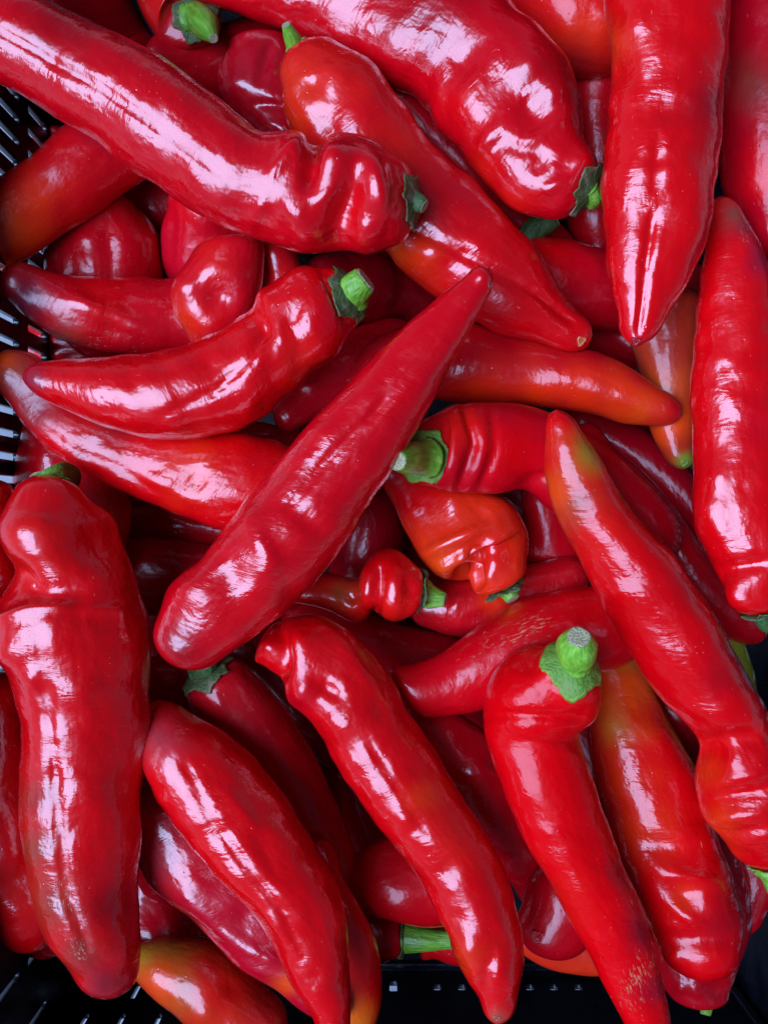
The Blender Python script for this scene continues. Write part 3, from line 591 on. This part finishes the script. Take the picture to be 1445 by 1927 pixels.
# the lowest layer, glimpsed as dark shapes in the gaps
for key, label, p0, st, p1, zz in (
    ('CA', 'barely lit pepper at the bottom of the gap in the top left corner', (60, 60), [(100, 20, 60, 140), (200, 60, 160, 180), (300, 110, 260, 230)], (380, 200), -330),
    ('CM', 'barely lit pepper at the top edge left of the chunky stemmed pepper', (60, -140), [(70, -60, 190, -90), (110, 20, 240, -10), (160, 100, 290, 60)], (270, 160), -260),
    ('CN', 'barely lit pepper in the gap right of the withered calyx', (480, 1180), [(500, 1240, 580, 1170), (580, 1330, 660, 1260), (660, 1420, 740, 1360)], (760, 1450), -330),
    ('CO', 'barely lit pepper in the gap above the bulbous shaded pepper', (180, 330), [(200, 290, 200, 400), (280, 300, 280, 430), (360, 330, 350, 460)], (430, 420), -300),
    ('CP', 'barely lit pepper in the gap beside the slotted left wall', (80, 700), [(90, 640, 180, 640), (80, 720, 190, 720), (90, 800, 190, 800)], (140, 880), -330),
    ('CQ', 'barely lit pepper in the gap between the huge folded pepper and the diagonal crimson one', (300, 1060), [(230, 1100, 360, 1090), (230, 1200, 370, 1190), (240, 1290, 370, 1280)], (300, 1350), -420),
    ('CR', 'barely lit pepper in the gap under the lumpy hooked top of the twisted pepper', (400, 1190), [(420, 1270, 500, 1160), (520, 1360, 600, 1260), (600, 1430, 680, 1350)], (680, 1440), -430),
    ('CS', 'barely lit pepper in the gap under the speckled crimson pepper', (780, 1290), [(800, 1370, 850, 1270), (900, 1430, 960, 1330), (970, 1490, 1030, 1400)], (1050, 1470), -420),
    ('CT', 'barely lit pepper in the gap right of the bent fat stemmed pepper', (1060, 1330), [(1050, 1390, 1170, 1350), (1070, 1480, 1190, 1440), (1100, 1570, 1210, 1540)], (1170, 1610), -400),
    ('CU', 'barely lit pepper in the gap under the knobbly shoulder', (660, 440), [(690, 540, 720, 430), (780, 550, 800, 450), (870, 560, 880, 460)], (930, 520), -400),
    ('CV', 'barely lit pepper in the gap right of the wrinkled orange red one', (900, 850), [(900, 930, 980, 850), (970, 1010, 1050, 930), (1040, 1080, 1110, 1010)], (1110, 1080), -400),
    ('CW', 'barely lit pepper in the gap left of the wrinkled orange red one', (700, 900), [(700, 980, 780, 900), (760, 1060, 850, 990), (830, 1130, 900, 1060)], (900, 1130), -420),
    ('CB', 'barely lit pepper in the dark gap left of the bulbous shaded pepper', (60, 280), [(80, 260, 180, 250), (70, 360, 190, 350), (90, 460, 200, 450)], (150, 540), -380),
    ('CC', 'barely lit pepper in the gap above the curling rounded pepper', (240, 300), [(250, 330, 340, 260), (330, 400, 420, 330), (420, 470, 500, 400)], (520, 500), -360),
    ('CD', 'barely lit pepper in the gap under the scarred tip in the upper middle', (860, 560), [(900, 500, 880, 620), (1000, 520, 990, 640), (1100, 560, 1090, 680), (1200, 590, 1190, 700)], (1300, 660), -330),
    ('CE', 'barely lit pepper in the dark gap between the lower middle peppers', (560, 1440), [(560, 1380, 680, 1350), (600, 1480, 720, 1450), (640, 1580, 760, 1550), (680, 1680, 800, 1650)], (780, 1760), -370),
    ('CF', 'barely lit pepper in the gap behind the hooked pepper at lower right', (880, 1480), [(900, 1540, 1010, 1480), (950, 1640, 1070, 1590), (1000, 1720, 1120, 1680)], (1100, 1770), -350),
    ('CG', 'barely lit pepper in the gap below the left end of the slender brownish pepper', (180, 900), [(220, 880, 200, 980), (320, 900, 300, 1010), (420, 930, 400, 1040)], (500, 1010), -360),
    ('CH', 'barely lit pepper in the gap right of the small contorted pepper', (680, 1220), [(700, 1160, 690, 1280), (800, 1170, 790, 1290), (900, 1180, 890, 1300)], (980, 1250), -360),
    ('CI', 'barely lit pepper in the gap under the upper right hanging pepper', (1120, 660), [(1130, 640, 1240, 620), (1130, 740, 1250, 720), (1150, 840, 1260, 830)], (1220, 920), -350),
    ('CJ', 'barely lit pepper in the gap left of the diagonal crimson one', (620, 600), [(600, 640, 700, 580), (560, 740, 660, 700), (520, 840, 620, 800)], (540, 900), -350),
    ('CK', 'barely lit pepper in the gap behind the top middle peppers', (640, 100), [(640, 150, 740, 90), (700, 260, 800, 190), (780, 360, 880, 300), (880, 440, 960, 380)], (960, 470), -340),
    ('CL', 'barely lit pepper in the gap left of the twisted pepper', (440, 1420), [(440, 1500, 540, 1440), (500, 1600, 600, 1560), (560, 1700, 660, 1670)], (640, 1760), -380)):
    P(key, label, p0, st, p1, z=(zz, zz), col=(.30, .003, .010), hr=.88, wr=.2, res=.6)  # base red darkened for depth: shade of the gaps put into the colour


# ---------------------------------------------------------------- settle the heap: lay each pepper under those above it
GS = 12
def base_rings(p, n=40):
    st = np.array([list(s) + [0] * (5 - len(s)) for s in p['st']], float)
    t = np.linspace(0, len(st) - 1, n)
    S = catmull(t, st)
    return t / (len(st) - 1), S

def settle():
    xs = np.arange(-400, 1900, GS); ys = np.arange(-400, 2400, GS)
    GX, GY = np.meshgrid(xs, ys)
    low = np.full(GX.shape, 1e9)
    for p in PEPPERS:
        t, S = base_rings(p)
        cx = (S[:, 0] + S[:, 2]) / 2; cy = (S[:, 1] + S[:, 3]) / 2
        r = np.hypot(S[:, 0] - S[:, 2], S[:, 1] - S[:, 3]) / 2
        # nearest spine sample for each cell
        best = np.full(GX.shape, 1e9); bi = np.zeros(GX.shape, int)
        for i in range(len(cx)):
            d = np.hypot(GX - cx[i], GY - cy[i]) / r[i]
            m = d < best; best[m] = d[m]; bi[m] = i
        ins = best < .97
        h = np.sqrt(np.clip(1 - best ** 2, 0, 1)) * r[bi] * p['hr']
        z0, z1 = p['z']
        tt = t[bi]; zr = S[bi, 4]
        if not p['fix']:
            slack = 14
            for _ in range(80):
                zc = z0 + (z1 - z0) * tt + zr
                viol = np.where(ins, zc + h - low - slack, -1e9)
                k = np.unravel_index(np.argmax(viol), viol.shape)
                v = viol[k]
                if v < 1: break
                w0, w1 = 1 - tt[k], tt[k]
                q = w0 * w0 + w1 * w1
                z0 -= v * w0 / q; z1 -= v * w1 / q
                # do not let a pepper stand steeply
                if abs(z1 - z0) > 330:
                    if z1 < z0: z0 = z1 + 330
                    else: z1 = z0 + 330
                    if _ > 40:
                        mm = min(z0, z1); z0 = max(mm, z0 - v); z1 = max(mm, z1 - v)
        p['z'] = (z0, z1)
        zc = z0 + (z1 - z0) * tt + zr
        low = np.where(ins, np.minimum(low, zc - h), low)
        print("settle %s z %.0f %.0f lowest %.0f" % (p['key'], z0, z1, (zc - h)[ins].min()))
settle()

GROUP = 'red pointed peppers heaped in the black crate'

def build_pepper(p):
    rng = np.random.RandomState(p['seed'] * 7 + 1)
    st = np.array([list(s) + [0] * (5 - len(s)) for s in p['st']], float)
    n = len(st); tt = np.linspace(0, 1, n)
    zc = p['z'][0] + (p['z'][1] - p['z'][0]) * tt + st[:, 4]
    A = np.array([W3(s[0], s[1], z) for s, z in zip(st, zc)])
    B = np.array([W3(s[2], s[3], z) for s, z in zip(st, zc)])
    C = (A + B) / 2; L = (B - A) / 2
    dz0 = p['p0'][2] if len(p['p0']) > 2 else 0
    dz1 = p['p1'][2] if len(p['p1']) > 2 else 0
    Q0 = W3(p['p0'][0], p['p0'][1], zc[0] + dz0); Q1 = W3(p['p1'][0], p['p1'][1], zc[-1] + dz1)
    length = np.linalg.norm(np.diff(C, axis=0), axis=1).sum()
    step = 5.0 / p['res']
    m = max(int(length / step), 20)
    t = np.linspace(0, n - 1, m)
    CL = catmull(t, np.concatenate([C, L], 1))
    nc = 16
    th = np.linspace(.06, np.pi / 2, nc, endpoint=False)
    e0, e1 = p['cap']
    c0 = np.concatenate([C[0] + np.cos(th)[:, None] * (Q0 - C[0]), (np.sin(th) ** e0)[:, None] * L[0]], 1)
    c1 = np.concatenate([C[-1] + np.cos(th)[:, None] * (Q1 - C[-1]), (np.sin(th) ** e1)[:, None] * L[-1]], 1)[::-1]
    R = np.concatenate([c0, CL, c1])
    R = smooth(R, int(10 * p['res']))
    C, L = R[:, :3], R[:, 3:]
    M = len(R)
    T = unit(np.gradient(C, axis=0))
    T = unit(smooth(T, 12))
    Lh = unit(L); Lm = np.linalg.norm(L, axis=1, keepdims=True)
    W = unit(np.cross(T, Lh))
    if np.median(W[:, 2]) < 0: W = -W
    W = unit(smooth(W, 8)) * Lm * p['hr']
    Nn = int(72 * min(p['res'], 1)) // 2 * 2
    u = np.linspace(0, 2 * np.pi, Nn, endpoint=False)
    arc = np.concatenate([[0], np.cumsum(np.linalg.norm(np.diff(C, axis=0), axis=1))])
    s1 = arc / arc[-1]
    # cross-section: three soft lobes that turn along the length, plus slow swellings
    rr = np.ones((M, Nn))
    ph = rng.uniform(0, 6.28); tw = rng.uniform(-.8, .8)
    rr += .028 * p['amp'] * np.cos(3 * (u[None] + tw * s1[:, None]) + ph)
    for _ in range(7):
        k = rng.randint(0, 4); wl = rng.uniform(150, 330)
        rr += .011 * p['amp'] * np.cos(k * u[None] + 2 * np.pi * arc[:, None] / wl + rng.uniform(0, 6.28))
    for _ in range(12):
        k = rng.randint(1, 5); wl = rng.uniform(55, 150)
        rr += .0055 * p['amp'] * (.3 + .7 * min(p['wr'], 1)) * np.cos(k * u[None] + rng.uniform(0, 6.28)) * np.cos(2 * np.pi * arc[:, None] / wl + rng.uniform(0, 6.28))
    for g_ in p['groove']:
        ud, dep, wd = g_[:3]; a0, a1 = (g_[3], g_[4]) if len(g_) > 3 else (-.2, 1.2)
        wob = np.deg2rad(ud) + .10 * np.sin(arc / 70 + ph) + .05 * np.sin(arc / 23 + tw)
        du = np.angle(np.exp(1j * (u[None] - wob[:, None])))
        env = 1 / (1 + np.exp(-(s1 - a0) / .03)) / (1 + np.exp((s1 - a1) / .03))
        rr -= dep * env[:, None] * np.exp(-(du / np.deg2rad(wd)) ** 2)
    G = C[:, None] + rr[..., None] * (np.cos(u)[None, :, None] * L[:, None] + np.sin(u)[None, :, None] * W[:, None])
    nrm = grid_normals(G, 1)
    px, py = to_px(G)
    up = np.clip(nrm[..., 2] * 3 + .3, 0, 1)
    disp = np.zeros((M, Nn)); FS = 1.45
    for f in p['feats']:
        if len(f) == 4:
            x, y, r_, a = f
            disp += a * np.exp(-(((px - x) ** 2 + (py - y) ** 2) / r_ ** 2))
        else:
            x1, y1, x2, y2, r_, a = f
            dx, dy = x2 - x1, y2 - y1; L2 = dx * dx + dy * dy
            q = np.clip(((px - x1) * dx + (py - y1) * dy) / L2, 0, 1)
            d2 = (px - x1 - q * dx) ** 2 + (py - y1 - q * dy) ** 2
            disp += a * np.exp(-d2 / r_ ** 2) * (1 - .5 * np.abs(2 * q - 1) ** 3)
    G = G + nrm * (FS * disp * up)[..., None]
    nrm = grid_normals(G, 1)
    px, py = to_px(G)
    # attributes
    rad = np.median(Lm)
    off = rng.uniform(-20, 20, 3)
    sk = np.stack([np.cos(u)[None] * Lm / 100 + off[0], np.sin(u)[None] * Lm / 100 + off[1], np.repeat(arc[:, None] / 100 + off[2], Nn, 1)], -1)
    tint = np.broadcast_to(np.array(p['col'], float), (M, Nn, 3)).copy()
    if p['col'][1] < .02: tint *= np.array([1.25 if p['col'][0] < .47 else 1.0, .3, .6 if p['col'][0] < .47 else .8])  # low peppers carry shade in their dark base red; lifted a little here
    tint *= 1 + rng.uniform(-.06, .06)
    wob = 1 + .25 * np.sin(px / 19 + py / 31 + ph) * np.sin(py / 23 - px / 37)
    for (x, y, r_, c) in p['patches']:
        w = np.exp(-(((px - x) ** 2 + (py - y) ** 2) / (r_ * wob) ** 2))[..., None]
        tint = tint * (1 - w) + np.array(c) * w
    gloss = np.full((M, Nn, 3), GLOSS.get(p['key'], .3 if p['key'][0] == 'C' and len(p['key']) == 2 else 1.0))
    wear = np.zeros((M, Nn, 3)); wear[..., 2] = p['wr']
    for (x, y, r_, ck, dl) in p['wear']:
        w = np.exp(-(((px - x) ** 2 + (py - y) ** 2) / r_ ** 2))
        wear[..., 0] += ck * w; wear[..., 1] += dl * w
    # which way the faces turn
    fn = np.cross(G[M // 2, 1] - G[M // 2, 0], G[M // 2 + 1, 0] - G[M // 2, 0])
    flip = np.dot(fn, nrm[M // 2, 0]) < 0
    me = grid_mesh('flesh', G, dict(skin=('v', sk), tint=('c', tint), wear=('v', wear), gloss=('v', gloss)), SKIN, flip)
    stem = p['stem']
    if stem is None and p['scar'] is None:
        root = link('red_pepper', me)
    else:
        root = bpy.data.objects.new('red_pepper', None)
        root.empty_display_size = .02
        sc.collection.objects.link(root)
        link('flesh', me, root)
    root['label'] = p['label']; root['category'] = 'pepper'; root['group'] = GROUP
    if stem: build_stem(p, stem, G, nrm, root, rng)
    if p['scar']: build_scar(p, G, nrm, root)
    return root

def tube(pts, rad, Nn, rng, wob=.03):
    pts = np.array(pts, float); rad = np.array(rad, float)
    t = np.linspace(0, len(pts) - 1, 26)
    X = catmull(t, np.concatenate([pts, rad[:, None]], 1))
    C = X[:, :3]; r = X[:, 3]
    T = unit(np.gradient(C, axis=0))
    ref = np.array([.31, .22, .92]) if abs(T[:, 2]).mean() < .8 else np.array([.9, .3, .1])
    a = unit(np.cross(T, ref)); b = np.cross(T, a)
    u = np.linspace(0, 2 * np.pi, Nn, endpoint=False)
    k = 1 + wob * np.cos(5 * u + rng.uniform(0, 6)) + .4 * wob * np.cos(9 * u + 1)
    G = C[:, None] + (r[:, None] * k[None])[..., None] * (np.cos(u)[None, :, None] * a[:, None] + np.sin(u)[None, :, None] * b[:, None])
    return G, C, T, a, b, r, u

def build_stem(p, s, G, nrm, root, rng):
    M, Nn = G.shape[:2]
    pole = G[0].mean(0)
    e = s.get('calyx', 45)
    # calyx: a toothed skirt that lies on the shoulder of the pepper
    if e > 0:
        d = np.linalg.norm(np.diff(np.concatenate([np.repeat(pole[None, None], Nn, 1), G]), axis=0), axis=-1)
        arc = np.cumsum(d, 0)                                  # (M,Nn) arc from the pole
        u = np.linspace(0, 2 * np.pi, Nn, endpoint=False)
        k = s.get('teeth', 6); ph = rng.uniform(0, 6.28)
        saw = np.abs(((u + ph) * k / (2 * np.pi)) % 1 - .5) * 2
        edge = e * (.84 + .20 * saw ** 2.6 + .07 * np.sin(3 * u + ph) + .03 * rng.uniform(-1, 1, Nn))
        for (px_, py_, r_, f_) in s.get('skirt', ()):          # longer or shorter on one side
            mid = G[12]; qx, qy = to_px(mid)
            edge *= 1 + f_ * np.exp(-((qx - px_) ** 2 + (qy - py_) ** 2) / r_ ** 2)
        KR = 14
        outer = np.zeros((KR, Nn, 3)); inner = np.zeros_like(outer); tint = np.ones((2 * KR, Nn, 3))
        fr = np.linspace(.03, 1, KR)
        for j in range(Nn):
            q = edge[j] * fr
            pos = np.stack([np.interp(q, np.r_[0, arc[:, j]], np.r_[pole[c], G[:, j, c]]) for c in range(3)], -1)
            nn = np.stack([np.interp(q, np.r_[0, arc[:, j]], np.r_[nrm[0, :, c].mean(), nrm[:, j, c]]) for c in range(3)], -1)
            nn = unit(nn)
            lift = 2.0 + 5 * (1 - fr) ** 2 + .7 * np.sin(u[j] * 10 + ph) * fr + s.get('lift', 2) * fr ** 5 * (.9 + .5 * np.sin(4 * u[j] + ph) + .25 * rng.uniform(-1, 1))
            outer[:, j] = pos + nn * (lift + 2.6)[:, None]
            inner[:, j] = pos + nn * (lift - 3.5 * (1 - fr ** 4) )[:, None]
        tint[KR - 2:KR] *= np.array([1.5, 1.15, 1.1]); tint[KR:] *= .8
        CG = np.concatenate([outer, inner[::-1]])
        sk = np.zeros(CG.shape); uu = np.broadcast_to(u, (2 * KR, Nn)); rr = np.concatenate([fr, fr[::-1]])[:, None] * e / 100
        off = rng.uniform(-9, 9)
        sk[..., 0] = rr * np.cos(uu) * 2 + off; sk[..., 1] = rr * np.sin(uu) * 2; sk[..., 2] = off
        fn = np.cross(CG[5, 1] - CG[5, 0], CG[6, 0] - CG[5, 0])
        flip = np.dot(fn, nrm[5, 0]) < 0
        me = grid_mesh('calyx', CG, dict(skin=('v', sk), tint=('c', tint)), CALYXD if s.get('dull') else CALYX, flip)
        link('calyx', me, root)
    if not s.get('pts'): return
    zp = pole[2]
    pts = [pole - unit(W3(*s['pts'][0][:2], zp + s['pts'][0][2]) - pole) * 6] + [W3(x, y, zp + dz) for x, y, dz in s['pts']]
    rad = s['r']
    if len(rad) == len(pts) - 1: rad = [rad[0] * 1.12] + list(rad)
    TG, C, T, a, b, r, u = tube(pts, rad, 32, rng, .02)
    # flare at the base and a rounded rim at the cut
    tl = np.linspace(0, 1, len(C))
    fl = 1 + .18 * np.exp(-tl / .05)
    TG = C[:, None] + (TG - C[:, None]) * fl[:, None, None]
    rim = [C[-1] + T[-1] * r[-1] * .10 + (TG[-1] - C[-1]) * q for q in (.93,)]
    TG2 = np.concatenate([TG, np.array(rim)])
    sk = np.zeros(TG2.shape); off = rng.uniform(-9, 9)
    sk[..., 0] = np.cos(u)[None] * .4 + off; sk[..., 1] = np.sin(u)[None] * .4; sk[..., 2] = np.arange(len(TG2))[:, None] * .06 + off
    fn = np.cross(TG2[5, 1] - TG2[5, 0], TG2[6, 0] - TG2[5, 0])
    flip = np.dot(fn, TG2[5, 0] - C[5]) < 0
    tint = np.ones(TG2.shape) * s.get('bright', 1.0)
    so = link('stem', grid_mesh('stem', TG2, dict(skin=('v', sk), tint=('c', tint)), STEMD if s.get('dull_stem') else STEM, flip), root)
    # woody cut end, a shallow dish
    rings = []
    for q, dz in ((.95, .08), (.92, .16), (.80, .20), (.6, .16), (.4, .14), (.2, .17), (.06, .15)):
        kk = 1 + .05 * np.cos(4 * u + 2) * q
        rings.append(C[-1] + T[-1] * r[-1] * dz + (TG[-1] - C[-1]) * q * kk[:, None])
    CG = np.array(rings)
    sk = np.zeros(CG.shape)
    qq = np.array([1, .97, .85, .65, .43, .22, .06])[:, None]
    qq = np.array([1, .93, .82, .62, .43, .22, .06])[:, None]
    sk[..., 0] = np.cos(u)[None] * qq; sk[..., 1] = np.sin(u)[None] * qq
    fn = np.cross(CG[3, 1] - CG[3, 0], CG[4, 0] - CG[3, 0])
    link('cut_end', grid_mesh('cut_end', CG, dict(skin=('v', sk)), CUT, np.dot(fn, T[-1]) < 0), so)

def build_scar(p, G, nrm, root):
    x, y, r_ = p['scar'][:3]
    px, py = to_px(G)
    d = np.hypot(px - x, py - y) + (nrm[..., 2] < 0) * 1e4
    i, j = np.unravel_index(np.argmin(d), d.shape)
    c = G[i, j]; n = unit(nrm[i, j] + np.array([0, 0, .3]))
    a = unit(np.cross(n, [.3, .9, .1])); b = np.cross(n, a)
    u = np.linspace(0, 2 * np.pi, 20, endpoint=False)
    rng = np.random.RandomState(p['seed'])
    k = 1 + .18 * np.cos(3 * u + 1) + .1 * rng.uniform(-1, 1, 20)
    rings = []
    for q, h in ((1.2, -.35), (1.0, .12), (.82, .26), (.6, .12), (.4, -.05), (.2, .1), (.05, .2)):
        rings.append(c + n * r_ * h + (q * r_ * k)[:, None] * (np.cos(u)[:, None] * a + np.sin(u)[:, None] * b))
    CG = np.array(rings)
    sk = np.zeros(CG.shape); sk[..., 2] = np.arange(7)[:, None] * .1
    sk[..., 0] = np.cos(u); sk[..., 1] = np.sin(u)
    tint = np.ones(CG.shape) * np.array(p['scar'][3] if len(p['scar']) > 3 else (.55, .06, .02))
    wear = np.zeros(CG.shape); wear[..., 0] = .6; wear[..., 1] = .3
    fn = np.cross(CG[2, 1] - CG[2, 0], CG[3, 0] - CG[2, 0])
    link('blossom_scar', grid_mesh('blossom_scar', CG, dict(skin=('v', sk), tint=('c', tint), wear=('v', wear), gloss=('v', np.full(CG.shape, .6))), SKIN, np.dot(fn, n) < 0), root)

for p in PEPPERS:
    build_pepper(p)

# ---------------------------------------------------------------- the crate
def rounded(x0, y0, x1, y1, r, n=5):
    pts = []
    for cx, cy, a in ((x1 - r, y0 + r, -90), (x1 - r, y1 - r, 0), (x0 + r, y1 - r, 90), (x0 + r, y0 + r, 180)):
        for k in range(n + 1):
            t = math.radians(a + 90 * k / n)
            pts.append((cx + r * math.cos(t), cy + r * math.sin(t)))
    return pts

def panel(name, outer, holes, thick, mtx, parent, bevel=2.0):
    cu = bpy.data.curves.new(name, 'CURVE')
    cu.dimensions = '2D'; cu.fill_mode = 'BOTH'
    cu.extrude = (thick / 2 - bevel) * K; cu.bevel_depth = bevel * K; cu.bevel_resolution = 2; cu.offset = 0
    for pts in [outer] + holes:
        s = cu.splines.new('POLY'); s.points.add(len(pts) - 1)
        for i, q in enumerate(pts): s.points[i].co = (q[0] * K, q[1] * K, 0, 1)
        s.use_cyclic_u = True
    tmp = bpy.data.objects.new('tmp', cu); sc.collection.objects.link(tmp)
    dg = bpy.context.evaluated_depsgraph_get()
    me = bpy.data.meshes.new_from_object(tmp.evaluated_get(dg))
    bpy.data.objects.remove(tmp); bpy.data.curves.remove(cu)
    me.name = name
    me.transform(mtx)
    me.materials.clear(); me.materials.append(PLASTIC)
    return link(name, me, parent)

XL, XR, YB, YT = -752, 872, -1165, 1400
RIM = 70
crate = bpy.data.objects.new('plastic_crate', None)
crate.location = (0, 0, FLOOR * K); crate.empty_display_size = .05
sc.collection.objects.link(crate)
crate['label'] = 'black plastic crate with slotted walls holding the heap of red peppers'
crate['category'] = 'crate'
HH = RIM - FLOOR
def basis(o, ex, ey):
    ex = Vector(ex); ey = Vector(ey); ez = ex.cross(ey)
    m = Matrix((ex, ey, ez)).transposed().to_4x4()
    m.translation = Vector(o) * K
    return m
def slots_side(length, rows, pitch, w, skip=()):
    hs = []
    n = int((length - 120) / pitch)
    for i in range(n):
        c = 80 + pitch * i
        if c < skip and i % 3: continue
        for (z0, z1) in rows:
            hs.append(rounded(c - w / 2, z0, c + w / 2, z1, min(w / 2, 12) - .5))
    return hs
# left wall: local x along +Y world, local y up
rowsL = [(310, 430), (475, 600)]
panel('wall', rounded(0, 0, YT - YB, HH, 6), slots_side(YT - YB, rowsL, 46, 18, 560), 14, basis((XL, YB, 0), (0, 1, 0), (0, 0, 1)), crate)
panel('wall', rounded(0, 0, YT - YB, HH, 6), slots_side(YT - YB, rowsL, 62, 22, 300), 14, basis((XR, YB, 0), (0, 1, 0), (0, 0, 1)), crate)
# near and far walls
def end_holes():
    hs = []
    for i in range(4):
        c = 60 + 84 * i
        for (z0, z1) in ((60, 150), (215, 320), (380, 500)): hs.append(rounded(c - 7, z0, c + 7, z1, 6.5))
    for x in (740, 822, 868, 995, 1040, 1086, 1180):
        hs.append(hole_at(x, 58, 114) if x == 740 else hole_at(x, 76, 108))
    return hs
def hole_at(x, a, b):
    c = (x - CX) / .771 - XL - 9
    return rounded(c - 11, a, c + 11, b, 6)
panel('wall', rounded(0, 0, XR - XL - 18, HH, 6), end_holes(), 14, basis((XL + 9, YB, 0), (1, 0, 0), (0, 0, 1)), crate)
panel('wall', rounded(0, 0, XR - XL - 18, HH, 6), end_holes(), 14, basis((XL + 9, YT, 0), (1, 0, 0), (0, 0, 1)), crate)
fh = []
for i in range(12):
    for j in range(16):
        x0 = 60 + i * 128; y0 = 70 + j * 140
        fh.append(rounded(x0, y0, x0 + 86, y0 + 22, 8))
panel('floor', rounded(0, 0, XR - XL - 18, YT - YB - 18, 6), [], 12, basis((XL + 9, YB + 9, 6), (1, 0, 0), (0, 1, 0)), crate)
# moulded blind studs beside the open hole, and corner ribs
def box_mesh(name, mn, mx, bev, parent):
    import bmesh
    bm = bmesh.new(); bmesh.ops.create_cube(bm, size=1)
    for v in bm.verts:
        v.co = Vector([(mn[i] + (v.co[i] + .5) * (mx[i] - mn[i])) * K for i in range(3)])
    bmesh.ops.bevel(bm, geom=bm.edges[:], offset=bev * K, segments=3, profile=.5, affect='EDGES')
    me = bpy.data.meshes.new(name); bm.to_mesh(me); bm.free(); me.materials.append(PLASTIC)
    for q in me.polygons: q.use_smooth = True
    return link(name, me, parent)
box_mesh('rib', (XR - 40, YB + 6.6, 13), (XR - 22, YB + 20, HH - 8), 4, crate)
box_mesh('rib', (XL + 26, YB + 6.6, 13), (XL + 44, YB + 20, HH - 8), 4, crate)
box_mesh('rib', (XL + 8, YB + 21, 13), (XR - 8, YB + 36, 30), 4, crate)
for (a0, a1, b0, b1) in ((XL - 34, XL + 6, YB - 34, YT + 34), (XR - 6, XR + 34, YB - 34, YT + 34)):
    box_mesh('rim', (a0, b0, HH - 6), (a1, b1, HH + 14), 6, crate)
for (b0, b1) in ((YB - 34, YB + 6), (YT - 6, YT + 34)):
    box_mesh('rim', (XL + 7, b0, HH - 6), (XR - 7, b1, HH + 14), 6, crate)

# ---------------------------------------------------------------- ground under and round the crate
me = bpy.data.meshes.new('ground')
s = 4.0
me.from_pydata([(-s, -s, 0), (s, -s, 0), (s, s, 0), (-s, s, 0)], [], [(0, 1, 2, 3)])
me.materials.append(GROUND)
gr = link('ground', me); gr.location = (0, 0, (FLOOR - 12) * K)
gr['kind'] = 'structure'
